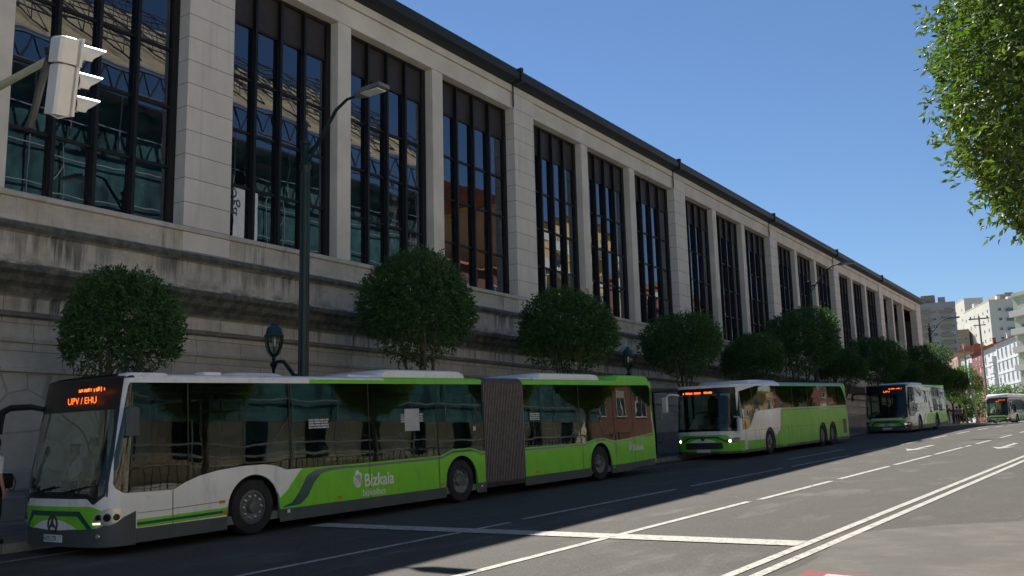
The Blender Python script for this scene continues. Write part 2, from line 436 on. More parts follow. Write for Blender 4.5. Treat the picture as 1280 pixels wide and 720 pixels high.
def rng(a, b, st):
    n = max(1, int(math.ceil((b-a)/st))); return [a+(b-a)*i/n for i in range(n+1)]

KL = -15.75        # left kerb face
KR = -.9           # right kerb face
# terrain
mb = MB(); us = rng(-120, 200, 10)+rng(230, 1500, 90)[0:]; vsx = [-900,-400,-200,-100,-60,-40,-20,-10,0,10,20,40,80,160,400,900]
for i, u in enumerate(us):
    for v in vsx:
        x = u*math.sin(TH)+v*math.cos(TH); y = u*math.cos(TH)-v*math.sin(TH)
        mb.v.append((x, y, zroad(u)-.12))
nv = len(vsx)
for i in range(len(us)-1):
    for j in range(nv-1):
        mb.f.append((i*nv+j, i*nv+j+1, (i+1)*nv+j+1, (i+1)*nv+j)); mb.m.append(0)
tag(mb.build('terrain', M_TERR), kind='structure')
mb = MB(); strip(mb, rng(-25, 260, 2.5), KL-.02, KR+.02, 0)
tag(mb.build('road', M_ASPH), kind='structure')
mb = MB(); strip(mb, rng(-12, 16.3, .35), lambda u: -3.9+.12*math.sin(u*1.3)+(max(0, u-13.5)**2)*.35, lambda u: KR, .004)
tag(mb.build('worn_road_surface', M_PATCH), kind='structure')
mb = MB(); strip(mb, rng(-25, 260, 2.5), -30, KL-.15, .14, 0, .3)
tag(mb.build('pavement', M_PAVE), kind='structure')
mb = MB(); strip(mb, rng(-25, 260, 2.5), KR+.15, 22, .14, 0, .3)
tag(mb.build('far_side_pavement', simple('pale_paving', (.55, .51, .44), .8, var=.1)), kind='structure')
mb = MB()
u = -25.
while u < 180:
    strip(mb, [u, u+.985], KL-.15, KL, .143, 0, .25); strip(mb, [u, u+.985], KR, KR+.15, .143, 0, .25); u += 1.
strip(mb, rng(6, 9.4, 1), -17.6, -17.45, .148)
tag(mb.build('kerb', M_KERB), kind='structure')
# markings
mb = MB(); Z = .008
for v in (-4.30, -4.02): strip(mb, rng(-10, 62, 2), v-.065, v+.065, Z)
for v in (-4.30, -4.02): strip(mb, rng(62, 150, 2), v-.065, v+.065, Z)
def dashes(v, u0, u1, on, off, w=.12):
    u = u0
    while u < u1: strip(mb, rng(u, min(u+on, u1), 1.5), v-w/2, v+w/2, Z); u += on+off
strip(mb, rng(-10, 17.8, 2), -7.24, -7.10, Z); dashes(-7.12, 18.2, 40, 4.6, .6, .14); dashes(-7.1, 41, 140, 3.2, 2.6, .14)
strip(mb, rng(-10, 13.7, 2), -9.92, -9.80, Z); dashes(-9.95, 14.2, 34, 6.2, .8, .12); dashes(-10.1, 36, 140, 3.4, 2.4, .13)
dashes(-11.4, 32, 60, 6.5, 40, .12)
strip(mb, [12.3, 12.78], -13.4, -4.36, Z+.004)
strip(mb, rng(3, 60, 3), -14.72, -14.64, Z)
def arrow(u, v, L=4.2):
    for pts in ([(u+1.3, v-.09), (u+1.3, v+.09), (u+L, v+.09), (u+L, v-.09)], [(u, v), (u+1.5, v+.42), (u+1.2, v+.09), (u+1.2, v-.09), (u+1.5, v-.42)]):
        mb.add([P(a, b, Z+.003) for a, b in pts], [tuple(range(len(pts)))])
arrow(36.5, -8.6); arrow(36.8, -5.7); arrow(70, -8.6); arrow(70, -5.7)
tag(mb.build('road_markings', M_WPAINT), kind='structure')
mb = MB(); pts = [(10.55, -3.62), (10.35, -2.4), (10.0, -1.5), (6.0, -1.5), (6.0, -3.62)]
mb.add([P(a, b, .0125) for a, b in pts], [tuple(range(len(pts)))])
tag(mb.build('red_road_panel', M_RPAINT), kind='structure')
mb = MB()
for pts in ([(10.35, -3.35), (10.12, -2.0), (9.95, -2.0), (10.15, -3.35)],):
    mb.add([P(a, b, .017) for a, b in pts], [tuple(range(len(pts)))])
for k in range(3): mb.add([P(a, b, .017) for a, b in [(9.3-.5*k, -3.3), (9.3-.5*k, -2.2), (9.1-.5*k, -2.2), (9.1-.5*k, -3.3)]], [(0, 1, 2, 3)])
tag(mb.build('white_panel_marking', M_WPAINT), kind='structure')

# ------------------------------------------------------------------ station building
XF = -19.0; BP = 14.73; Y0 = 14.32
KS = range(-2, 6)
YS = Y0-2*BP; YE = 106.4
root = empty('station_building', (XF, YS, 0), label='long pale stone railway station with tall dark windows and black eaves', cat='station')
def wpart(mb, name, mat, smooth=False, parent=None):    # world coords -> child of root
    mb.v = [(x-XF, y-YS, z) for x, y, z in mb.v]
    return mb.build(name, mat, parent or root, smooth)
prof = [(-1, .14), (1.0, .14), (1.04, .10), (1.5, .10), (1.53, .04), (3.48, .04), (3.5, .12), (3.58, .12), (3.6, .05), (4.08, .05), (4.1, .10), (4.16, .12), (4.2, .06),
        (4.58, .06), (4.62, .17), (4.69, .18), (4.73, .09), (5.0, .09), (5.06, .16), (5.2, .22), (5.3, .34), (5.42, .40), (5.5, .5), (5.6, .52), (5.65, .50), (5.68, .13),
        (6.33, .13), (6.37, .22), (6.45, .28), (6.53, .24), (6.6, .10), (7.06, .10), (7.08, .17), (7.17, .17), (7.2, .14)]
mb = MB()
ys = rng(YS, YE, 4)
rings = [[(XF+x, y, z) for z, x in prof]+[(XF-.5, y, 7.2), (XF-.5, y, -1)] for y in ys]
mb.loft(rings, 0, True); wpart(mb, 'plinth_wall', M_STONE)
# pilasters, thin piers, windows
for k in KS:
    a = Y0+k*BP
    mb = MB(); w = 1.4 if k < 5 else 1.4
    mb.box(XF-.5, XF+.12, a, a+w, 6.56, 15.1); wpart(mb, 'pilaster', M_CLAD)
    for j in (0, 1):
        b = a+1.4+3.95+j*4.53
        mb = MB(); mb.box(XF-.5, XF+.02, b, b+.56, 7.2, 14.46); wpart(mb, 'pier', M_LINT)
mb = MB(); mb.box(XF-.5, XF+.12, YE-2.3, YE, 6.56, 15.1); wpart(mb, 'pilaster', M_CLAD)
WIN = []
ZR = [7.2, 8.7, 10.22, 11.72, 13.25, 14.46]
for k in KS:
    a = Y0+k*BP+1.4
    for j in range(3):
        y0 = a+j*4.51; y1 = y0+3.95 + (.38 if j == 2 else 0)
        if y0 > YE-3: continue
        if k == 5: continue
        fr = MB(); xf = XF-.32; t = .07
        fr.box(xf-.12, xf+.05, y0+.01, y0+.14, 7.205, 14.455); fr.box(xf-.12, xf+.05, y1-.2, y1-.01, 7.205, 14.455)
        fr.box(xf-.10, xf+.04, y0+.14, y1-.2, 14.36, 14.455); fr.box(xf-.10, xf+.04, y0+.14, y1-.2, 7.205, 7.27)
        wx = (y1-.2-y0-.14)/4
        for q in (1, 2, 3): fr.box(xf-.10, xf+.12, y0+.14+q*wx-.042, y0+.14+q*wx+.042, 7.27, 14.36)
        for q in range(4):
            for z in ZR[1:5]: fr.box(xf-.08, xf+.02, y0+.14+q*wx+.042, y0+.14+(q+1)*wx-(.042 if q < 3 else 0)-(.0), z-.035, z+.035)
        fr.v = [(x-XF, y-YS, z) for x, y, z in fr.v]
        wo = fr.build('window', M_BRONZE, root)
        gl = MB(); rr = random.Random(k*10+j)
        for q in range(4):
            for r in range(4):
                e1, e2 = rr.uniform(-.006, .006), rr.uniform(-.006, .006)
                ya, yb = y0+.14+q*wx, y0+.14+(q+1)*wx; za, zb = ZR[r], ZR[r+1]
                gl.add([(xf-.03+e1, ya, za), (xf-.03-e1, yb, za), (xf-.03-e1+e2, yb, zb), (xf-.03+e1+e2, ya, zb)], [(0, 1, 2, 3)])
        gl.v = [(x-XF, y-YS, z) for x, y, z in gl.v]; gl.build('pane', M_SG, wo)
        sp = MB(); sp.box(xf-.05, xf-.02, y0+.14, y1-.2, 13.285, 14.36); sp.v = [(x-XF, y-YS, z) for x, y, z in sp.v]
        sp.build('spandrel_panel', M_SPAN, wo)
mb = MB(); mb.box(XF-.6, XF+.04, YS, YE, 14.47, 15.08); mb.box(XF-.6, XF+.10, YS, YE, 15.11, 15.42)
mb.box(XF-.6, XF-.02, YS, YE, 15.08, 15.11); wpart(mb, 'lintel', simple('lintel_concrete', (.60, .555, .48), .8, var=.16, scale=.6, bmp=.15))
mb = MB()
gp = [(.11, 15.36), (.30, 15.40), (.52, 15.48), (.56, 15.70), (.50, 15.72), (.50, 15.84), (.0, 15.88), (-1.2, 16.0), (-1.2, 15.36)]
mb.loft([[(XF+x, y, z) for x, z in gp] for y in (YS-.3, YE+.5)], 0, True)
for k in KS:
    a = Y0+k*BP; mb.box(XF+.13, XF+.6, a-.12, a+.02, 15.36, 15.93)
    if k < 5: mb.box(XF+.121, XF+.15, a-.06, a+.0, 14.5, 15.4)
wpart(mb, 'eaves', M_FASC)
mb = MB(); mb.box(XF-30, XF-1.2, YS, YE, 15.5, 15.8); wpart(mb, 'roof', M_FASC)
mb = MB(); mb.box(XF-6, XF-3, YE-4, YE-1.5, 15.8, 16.9); mb.box(XF-6.2, XF-2.8, YE-4.2, YE-1.3, 16.9, 17.1); wpart(mb, 'roof_plant_box', M_FASC)
mb = MB(); mb.box(XF-30, XF-.5, YS, YS+.4, -1, 15.5); mb.box(XF-30, XF-.5, YE-.4, YE, -1, 15.5); mb.box(XF-30, XF-29.6, YS, YE, -1, 15.5)
wpart(mb, 'end_wall', simple('end_wall_render', (.34, .32, .28), .85))
mb = MB(); mb.box(XF-11, XF-.55, YS+.4, YE-.4, 7.0, 7.15); mb.box(XF-11.3, XF-11, YS+.4, YE-.4, 7.15, 15.4)
for k in range(24): mb.box(XF-10.8, XF-.7, YS+3+k*5.1, YS+3.3+k*5.1, 13.6, 14.4)
wpart(mb, 'interior_floor', M_DARKI)

# ------------------------------------------------------------------ buses
class Plan:
    def __init__(s, W, L, D, n=3.2, Dr=.3, rake=.1, r0=1.0):
        s.W, s.L, s.D, s.rake, s.r0 = W, L, D, rake, r0
        pts = []; h = W/2
        for i in range(25):
            t = PI/2*i/24; pts.append((h*math.sin(t)**(2/n), D-D*math.cos(t)**(2/n)))
        y = D
        while y+.08 < L-Dr: y += .08; pts.append((h, y))
        for i in range(13):
            t = PI/2*i/12; pts.append((h*math.cos(t)**(2/3.), L-Dr+Dr*math.sin(t)**(2/3.)))
        p2 = [pts[0]]
        for p in pts[1:]:
            if math.hypot(p[0]-p2[-1][0], p[1]-p2[-1][1]) > 1e-4: p2.append(p)
        s.p = p2; s.c = [0.]
        for a, b in zip(p2, p2[1:]): s.c.append(s.c[-1]+math.hypot(b[0]-a[0], b[1]-a[1]))
        s.H = s.c[-1]
    def half(s, q):
        q = min(max(q, 0), s.H); c = s.c; lo, hi = 0, len(c)-1
        while hi-lo > 1:
            m = (lo+hi)//2
            if c[m] <= q: lo = m
            else: hi = m
        f = (q-c[lo])/(c[hi]-c[lo]); a, b = s.p[lo], s.p[hi]
        return a[0]+(b[0]-a[0])*f, a[1]+(b[1]-a[1])*f
    def sY(s, y):
        for (a, b, ca, cb) in zip(s.p, s.p[1:], s.c, s.c[1:]):
            if a[1] <= y <= b[1] and b[1] > a[1] and a[0] > .3*s.W: return ca+(cb-ca)*(y-a[1])/(b[1]-a[1])
        return s.H if y > s.L-.01 else s.c[1]
    def y(s, q): return s.half(abs(q))[1]
    def pt(s, q, z, off=0.):
        sg = 1 if q >= 0 else -1; q = abs(q)
        x, y = s.half(q); x1, y1 = s.half(q-.01); x2, y2 = s.half(q+.01)
        dx, dy = x2-x1, y2-y1; l = math.hypot(dx, dy) or 1; nx, ny = dy/l, -dx/l
        if q < .012: nx, ny = 0, -1
        w = max(0., (s.D-y)/s.D)**.8
        yy = y + w*s.rake*max(0, z-s.r0) + w*.05*max(0, .5-z)
        xs = 1-.018*max(0, z-1.1)
        return (sg*(x*xs+nx*off), yy+ny*off, z)
    def region(s, mb, s0, s1, lo, hi, off=0., th=.03, m=0, ds=.05, nz=4):
        n = max(2, int(math.ceil((s1-s0)/ds))); cols = []
        for i in range(n+1):
            q = s0+(s1-s0)*i/n; a = lo(q) if callable(lo) else lo; b = hi(q) if callable(hi) else hi
            cols.append((q, a, b))
        for (q, a, b), (q2, a2, b2) in zip(cols, cols[1:]):
            if b-a < .003 and b2-a2 < .003: continue
            b = max(a+.0005, b); b2 = max(a2+.0005, b2)
            vs = []
            for o in (off, off-th):
                for (qq, aa, bb) in ((q, a, b), (q2, a2, b2)):
                    for j in range(nz+1): vs.append(s.pt(qq, aa+(bb-aa)*j/nz, o))
            k = nz+1; fs = []
            for j in range(nz):
                fs.append((j, k+j, k+j+1, j+1)); fs.append((2*k+j+1, 3*k+j+1, 3*k+j, 2*k+j))
            fs.append((nz, k+nz, 3*k+nz, 2*k+nz)); fs.append((0, 2*k, 3*k, k))
            mb.add(vs, fs, m)
def wheel_mesh():
    R = .48; t = MB()
    t.lathe([(.30, -.15), (.40, -.155), (.455, -.14), (.478, -.10), (R, -.05), (R, .05), (.478, .10), (.455, .14), (.40, .155), (.30, .15), (.298, -.14)], seg=28, axis='x', cap=False)
    r = MB(); r.lathe([(.305, .0), (.305, .12), (.285, .13), (.27, .10), (.24, .05), (.13, .05), (.12, .10), (.10, .12), (.02, .125)], seg=24, axis='x')
    for k in range(10):
        a = 2*PI*k/10; r.lathe([(.022, .05), (.022, .09), (.012, .10)], c=(0, .185*math.cos(a), .185*math.sin(a)), seg=6, axis='x', m=1)
    rf = MB(); rf.lathe([(.305, .0), (.305, .12), (.29, .125), (.25, .13), (.24, .10), (.20, .09), (.12, .10), (.10, .17), (.02, .18)], seg=24, axis='x')
    for k in range(10):
        a = 2*PI*k/10; rf.lathe([(.034, .08), (.036, .13), (.018, .145)], c=(0, .195*math.cos(a), .195*math.sin(a)), seg=6, axis='x', m=1)
    return t, r, rf
_wt, _wr, _wf = wheel_mesh()
_wto = None; _wme = {}
def put_wheel(parent, x, y, z, side, front, sc=1.):
    global _wto
    key = 'f' if front else 'r'
    if 't' not in _wme:
        o = _wt.build('wheel', M_RUB, parent, True); _wme['t'] = o.data
    else:
        o = bpy.data.objects.new('wheel', _wme['t']); COL.objects.link(o); o.parent = parent
    o.location = (x, y, z); o.rotation_euler = (0, 0, 0 if side > 0 else PI); o.scale = (sc, sc, sc)
    if key not in _wme:
        r = (_wf if front else _wr).build('rim', [M_RIM, M_CHROME], o, True); _wme[key] = r.data
    else:
        r = bpy.data.objects.new('rim', _wme[key]); COL.objects.link(r); r.parent = o
    return o
def text_mesh(body, size, name, mat, parent, loc, rot, thick=.002, align='LEFT', shear=0., bold=0., sx=1.):
    c = bpy.data.curves.new(name, 'FONT'); c.body = body; c.size = size; c.extrude = thick; c.align_x = align; c.shear = shear; c.offset = bold
    t = bpy.data.objects.new('tmp', c); COL.objects.link(t)
    dg = bpy.context.evaluated_depsgraph_get(); me = bpy.data.meshes.new_from_object(t.evaluated_get(dg))
    bpy.data.objects.remove(t); me.materials.clear(); me.materials.append(mat)
    o = bpy.data.objects.new(name, me); COL.objects.link(o); o.parent = parent; o.location = loc; o.rotation_euler = rot; o.scale = (sx, 1, 1)
    return o

def seat_mesh():
    m = MB(); m.rbox(-.21, .21, -.2, .22, .40, .48, .03); m.rbox(-.21, .21, .18, .27, .46, 1.12, .03); m.box(-.03, .03, -.02, .1, 0, .4, 1)
    m.rbox(-.12, .12, .19, .26, 1.12, 1.22, .03); return m
_seat = seat_mesh(); _seatd = [None]
def put_seat(parent, x, y, z):
    if _seatd[0] is None:
        o = _seat.build('seat', [M_SEAT, M_BLACK], parent); _seatd[0] = o.data
    else:
        o = bpy.data.objects.new('seat', _seatd[0]); COL.objects.link(o); o.parent = parent
    o.location = (x, y, z); return o

ARC = .56
def bus_section(root, pl, y0, y1, wheels, glo, ghi, zb, zt, white_to, G, front, rear, dividers, zc=.46, glassm=None):
    glassm = glassm or M_BG
    """side panels (both sides), glass, roof for the y range [y0,y1] of plan pl"""
    def arch(y):
        b = 0
        for w in wheels:
            if abs(y-w) < ARC: b = max(b, zc+math.sqrt(ARC*ARC-(y-w)**2)*1.0)
        return b
    sa = 0. if front else pl.sY(y0); sb = pl.H if rear else pl.sY(y1)
    lowf = lambda q: max(zb(pl.y(q)), arch(pl.y(q)))
    for side, nm in ((1, 'side_panel'), (-1, 'side_panel')):
        rg = (lambda a, b: (a, b)) if side > 0 else (lambda a, b: (-b, -a))
        sw = pl.sY(white_to) if white_to is not None else sa
        for (a, b, mt) in ((sa, min(sw, sb), M_WHITE), (max(sw, sa), sb, G)):
            if b-a < .02: continue
            m = MB(); s0, s1 = rg(a, b)
            pl.region(m, s0, s1, lowf, lambda q: max(glo(abs(q)), lowf(q)), 0, .03)
            pl.region(m, s0, s1, lambda q: ghi(abs(q)), zt, 0, .03, nz=3)
            islands(m, nm, mt, root, True)
        g = MB(); s0, s1 = rg(sa if not front else pl.sY(.2), sb)
        pl.region(g, s0, s1, lambda q: glo(abs(q))-.004, lambda q: ghi(abs(q))+.004 if ghi(abs(q)) > glo(abs(q))+.01 else glo(abs(q))-.004, -.006, .006, ds=.1)
        islands(g, 'side_window', glassm if side > 0 else M_DG, root, True)
        d = MB(); f = MB()
        for yd in dividers:
            if y0 < yd < y1:
                q = pl.sY(yd)*side; a = glo(abs(q)); b = ghi(abs(q))
                pl.region(d, q-.012, q+.012, a, b, -.003, .004, ds=.02)
                pl.region(d, q-.07, q+.07, a, b, -.02, .03, ds=.07)
        for q0, q1 in (((sa if not front else pl.sY(.3)), sb),):
            a, b = rg(q0, q1)
            pl.region(d, a, b, lambda q: glo(abs(q)), lambda q: glo(abs(q))+.05 if ghi(abs(q)) > glo(abs(q))+.1 else glo(abs(q)), -.013, .006)
            pl.region(d, a, b, lambda q: ghi(abs(q))-.07 if ghi(abs(q)) > glo(abs(q))+.2 else ghi(abs(q)), lambda q: ghi(abs(q)), -.013, .006)
        islands(d, 'window_pillar', M_BLACK, root, True)
        # wheel-arch liner
        l = MB()
        for w in wheels:
            if y0 < w < y1:
                pts = [(w+ARC*math.cos(t), zc+ARC*math.sin(t)) for t in [PI*i/14 for i in range(15)]]
                xa, xb = side*(pl.W/2-.02), side*(pl.W/2-.55)
                vs = [(xa, y, z) for y, z in pts]+[(xb, y, z) for y, z in pts]; n = 15
                l.add(vs, [(i, i+1, n+i+1, n+i) for i in range(n-1)]+[tuple(range(n, 2*n))])
        if l.v: islands(l, 'wheel_arch', M_BLACK, root, True)
def roof_cap(pl, root, y0, y1, zt, mats, split, front, rear, dome=None, prof=((0, 0), (.012, .02), (.04, .04), (.12, .06), (.3, .08), (.6, .09)), black=0.):
    """cap made of inset loops of the plan"""
    n = 120; qs = []
    sa = 0. if front else pl.sY(y0); sb = pl.H if rear else pl.sY(y1)
    m = int((sb-sa)/.1)+1
    qs = [sa+(sb-sa)*i/m for i in range(m+1)]
    mb = MB(); cols = []
    for q in qs:
        col = []
        for side in (1, -1):
            row = []
            for d, h in prof:
                x, y, z = pl.pt(q if side > 0 else -q if q > 0 else -1e-9, zt, -d)
                if q < 1e-6: x = 0
                dz = dome(y) if dome else 0
                row.append((x if side*x > 0 else 0., y, zt+h+dz*min(1, d/.25)))
            col.append(row)
        cols.append(col)
    k = len(prof)
    for a, b in zip(cols, cols[1:]):
        mi = 2 if (black and b[0][0][1] < black) else (0 if a[0][0][1] < split else 1)
        for si in (0, 1):
            vs = a[si]+b[si]; mb.add(vs, [(j, k+j, k+j+1, j+1) if si == 0 else (j+1, k+j+1, k+j, j) for j in range(k-1)], mi)
        mb.add([a[0][-1], a[1][-1], b[1][-1], b[0][-1]], [(0, 1, 2, 3)], mi)
    return mb.build('roof', mats, root, True)

def glossbox(mb, x0, x1, y0, y1, z0, z1, ry=.35, m=0):
    rings = []
    for d, e, z in ((0, 0, z0), (.0, .06, z0+(z1-z0)*.5), (.04, .18, z0+(z1-z0)*.85), (.14, ry, z1)):
        a, b, c, f = x0+d, x1-d, y0+e, y1-e; q = .08
        rings.append([(a+q, c, z), (b-q, c, z), (b, c+q, z), (b, f-q, z), (b-q, f, z), (a+q, f, z), (a, f-q, z), (a, c+q, z)])
    mb.loft(rings, m, True)

def city_bus(label, L, wheels, artic=None, full=True, small_text=False, roof_white_to=6.2, gw=3.95, sign='UPV / EHU', G=None, scale=1.):
    G = G or M_GREEN
    root = empty('city_bus', label=label, cat='bus', group='green and white city buses' if not artic else None)
    W = 2.5; zt = 2.675
    pl = Plan(W, L, .55, 3.0, .3, rake=.24)
    sA = 1.16                       # windscreen edge along the perimeter
    sB = pl.sY(.235)
    le = [(.235, 1.12), (.24, 1.5), (.255, 2.2), (.30, 2.6)]
    if artic:
        lowpts = [(.235, 1.10), (.28, 1.0), (.4, .92), (1.27, .90), (1.49, 1.0), (1.75, 1.08), (2.09, 1.14), (2.6, 1.18), (3.07, 1.18), (3.32, 1.15), (3.6, 1.055), (5.7, 1.05), (7.9, 1.06),
                  (8.15, 1.12), (8.35, 1.17), (9.0, 1.17), (9.2, 1.12), (9.35, 1.07), (11.2, 1.07), (13.9, 1.05), (14.4, 1.13), (14.9, 1.15), (15.2, 1.10), (15.5, 1.05), (16.4, 1.08), (18.2, 1.2)]
    else:
        w1, w2 = wheels[0], wheels[-1]
        lowpts = [(.235, 1.10), (.28, 1.0), (.4, .92), (1.27, .90), (1.49, 1.0), (w1-.6, 1.14), (w1+.3, 1.18), (w1+.7, 1.06), (w2-.8, 1.05), (w2-.4, 1.16), (w2+.4, 1.16), (w2+.8, 1.05), (L, 1.2)]
    def glo(q):
        q = abs(q); y = pl.y(q)
        if q <= sA-.0001:
            x = q
            return .86+.0*x if x < .82 else (.86-.10*min(1, (x-.82)/.12) if x < .94 else .76+.14*min(1, (x-.94)/.2))
        if q < sB: return 1.5
        if y > L-.18: return 1.6
        return interp(y, lowpts)
    def ghi(q):
        q = abs(q); y = pl.y(q)
        if q <= sA: return 2.62+.03*math.cos(q)
        if q < sB: return 1.5
        if y > L-.18: return 1.6
        if y < .30: return max(interp(y, le), glo(q))
        return min(2.6, 2.6-(y-(L-.45))*.6) if y > L-.45 else 2.6
    zb = lambda y: .17 if y < L-2.2 else .17+.14*(y-(L-2.2))/2.2
    secs = [(0, artic[0], True, False), (artic[1], L, False, True)] if artic else [(0, L, True, True)]
    div = [1.55, 3.7, 5.75, 7.85, 11.9, 13.75, 15.6, 16.7] if artic else [1.55, 3.7, 5.3, 7.2, 9.0]
    for y0, y1, fr, re in secs:
        bus_section(root, pl, y0, y1, wheels, glo, ghi, zb, zt, 4.2 if fr else None, G, fr, re, div, glassm=None if full else M_BG2)
        roof_cap(pl, root, y0, y1, zt, [M_WHITE, G, M_BLACK], roof_white_to, fr, re, black=.62 if fr else 0)
    # decals
    def rg(side, a, b): return (a, b) if side > 0 else (-b, -a)
    arch = lambda y: max([0]+[.46+math.sqrt(ARC*ARC-(y-w)**2) for w in wheels if abs(y-w) < ARC])
    curve = [(3.38, .30), (3.44, .57), (3.62, .70), (3.78, .88), (3.9, 1.0), (4.0, 1.10)]
    d = gw-3.95
    for side in (1, -1):
        m = MB(); a, b = rg(side, pl.sY(3.3+d), pl.sY(4.2)+.01)
        pl.region(m, a, b, lambda q: max(zb(pl.y(q)), arch(pl.y(q))+.01), lambda q: min(interp(pl.y(q)-d, curve) if pl.y(q) > 3.38+d else 0, glo(q)), .003, .003, nz=3)
        if abs(d) < .5: m.build('green_wave_panel', G, root, True)
        m = MB()
        for y0, y1, fr, re in secs:
            ya = max(3.5, y0); a, b = rg(side, pl.sY(ya+d), pl.sY(min(y1, L-.32)))
            lo = lambda q: interp(pl.y(q)-d, [(3.5, .40), (3.91, .42), (4.1, .55), (4.25, .78), (4.42, .93), (4.7, .97), (5.2, .985)]) if pl.y(q)-d < 5.2 else glo(q)-.075
            hi = lambda q: interp(pl.y(q)-d, [(3.5, .41), (3.72, .47), (3.92, .68), (4.08, .92), (4.3, 1.01), (4.7, 1.025), (5.2, 1.03)]) if pl.y(q)-d < 5.2 else glo(q)-.03
            pl.region(m, a, b, lo, hi, .006, .003, nz=2)
        islands(m, 'teal_stripe', M_TEAL, root, True)
        # stripes ahead of the front wheel
        m = MB(); a, b = rg(side, pl.sY(.62), pl.sY(wheels[0]-.56))
        off = lambda q: .01*(pl.y(q)-.6)
        pl.region(m, a, b, lambda q: .383+off(q), lambda q: .505+off(q), .005, .003, nz=1); m.build('stripe', G, root)
        m = MB(); pl.region(m, a, b, lambda q: .42+off(q), lambda q: .462+off(q), .010, .004, nz=1); m.build('stripe', M_TEAL, root)
        # grey skirt
        m = MB()
        for y0, y1, fr, re in secs:
            ya = .6 if fr else y0
            a, b = rg(side, pl.sY(ya), pl.sY(min(y1, L-.33)))
            pl.region(m, a, b, lambda q: max(zb(pl.y(q))-.01, arch(pl.y(q))+.012), lambda q: max(arch(pl.y(q))+.0125, .375+(.13*(pl.y(q)-(L-2.2))/2.2*.4 if pl.y(q) > L-2.2 else 0)), .009, .01, nz=1)
        islands(m, 'skirt', M_SKIRT, root, True)
        # panel seams
        m = MB()
        for y in ([1.25, 3.25, 5.72, 7.85, 13.8, 15.6, 16.7] if artic else [1.25, 3.6, 5.3, 7.2]):
            q = pl.sY(y)*side
            if arch(y) < .3: pl.region(m, q-.006, q+.006, zb(y)+.0, glo(q)-.01, .0075, .003, ds=.02, nz=1)
        a, b = rg(side, pl.sY(.62), pl.sY(1.24)); pl.region(m, a, b, .60, .606, .0075, .003, nz=1)
        a, b = rg(side, pl.sY(1.26), pl.sY(wheels[0]-.6)); pl.region(m, a, b, lambda q: .605+.02*(pl.y(q)-1.2), lambda q: .613+.02*(pl.y(q)-1.2), .0075, .003, nz=1)
        islands(m, 'panel_seam', M_BLACK, root)
        # amber markers
        m = MB()
        for y, z in ([(2.2, .60), (2.25, .43), (4.9, .43), (7.95, .43), (11.6, .43)] if artic else [(2.0, .6), (4.9, .43)]):
            q = pl.sY(y)*side; pl.region(m, q-.05, q+.05, z, z+.045, .016, .014, ds=.05, nz=1)
        islands(m, 'side_marker', M_AMBER, root)
    # grey bumper across the front
    m = MB(); sC = pl.sY(.6)
    bt = lambda q: .40+.05*max(0, abs(q)-.6)*1.2 if abs(q) < 1.0 else .42+.22*min(1, (abs(q)-1.0)/(sC-1.0))
    pl.region(m, -sC, sC, .14, bt, .006, .008, nz=3); m.build('bumper', M_SKIRT, root, True)
    # mask
    m = MB(); sG = 1.08
    pl.region(m, -sG, sG, lambda q: bt(q)+.001, lambda q: .745-.06*max(0, abs(q)-.9)/.18-.0, .003, .004, m=0, nz=3)
    m.build('front_mask', G, root, True)
    m = MB()
    pl.region(m, -.92, .92, lambda q: (.60 if abs(q) < .62 else .60-(abs(q)-.62)*.85 if abs(q) < .8 else bt(q)), lambda q: (.675 if abs(q) < .68 else .675-(abs(q)-.68)*1.05), .006, .003, nz=2)
    m.build('front_band', M_TEAL, root, True)
    m = MB(); pl.region(m, -.6, .6, lambda q: .385+.02*(q/.6)**2*1.5, lambda q: .545-.13*(abs(q)/.6)**2.2, .008, .004, nz=3)
    m.build('grille_panel', M_WHITE, root, True)
    e = MB(); y = pl.pt(0, .47)[1]-.02
    for k in range(24):
        t0, t1 = 2*PI*k/24, 2*PI*(k+1)/24
        e.tube([(.125*math.cos(t0), y, .475+.125*math.sin(t0)), (.125*math.cos(t1), y, .475+.125*math.sin(t1))], .014, 6)
    for t in (PI/2, PI*7/6, PI*11/6): e.tube([(0, y-.01, .475), (.12*math.cos(t), y, .475+.12*math.sin(t))], [.026, .006], 6)
    e.build('emblem', M_SIGD, root, True)
    p = MB(); y = pl.pt(0, .25)[1]-.025; p.rbox(-.26, .26, y, y+.014, .205, .315, .006); po = p.build('number_plate', M_PLATE, root)
    if full: text_mesh('6025 JTR', .105, 'plate_digits', M_INK, po, (-.235, y-.002, .225), (PI/2, 0, 0), .001, sx=.9)
    # headlights
    for side in (1, -1):
        h = MB(); a, b = rg(side, .93, pl.sY(.42))
        mid = (.93+pl.sY(.42))/2; hw = mid-.93
        lf = lambda q: .46+.14*((abs(q)-mid)/hw)**2 if abs(q) > mid else .46+.03*((abs(q)-mid)/hw)**2
        hf = lambda q: .46+.25*math.sqrt(max(0, 1-((abs(q)-mid-.05)/(hw+.05))**2))
        pl.region(h, a, b, lambda q: min(lf(q), hf(q)), hf, .010, .006, nz=4)
        ho = h.build('headlight', M_CHROME, root, True)
        h = MB()
        for qq, rr in ((1.04, .05), (1.17, .06), (1.30, .05)):
            c = pl.pt(qq*side, .575, .012); n = Vector(pl.pt(qq*side, .575, .06))-Vector(c)
            h.tube([c, tuple(Vector(c)+n*.35)], [rr, rr*.8], 12)
        islands(h, 'reflector', M_BGLOSS, ho, True)
        h = MB(); a, b = rg(side, .95, 1.07); pl.region(h, a, b, .475, .505, .022, .01, nz=1); h.build('running_light', M_DRL if side > 0 else M_DECAL, ho)
        h = MB(); c = pl.pt(1.02*side, .30, .012); c2 = pl.pt(1.02*side, .30, .02); h.tube([c, c2], [.04, .03], 12); h.build('fog_light', M_CHROME, root)
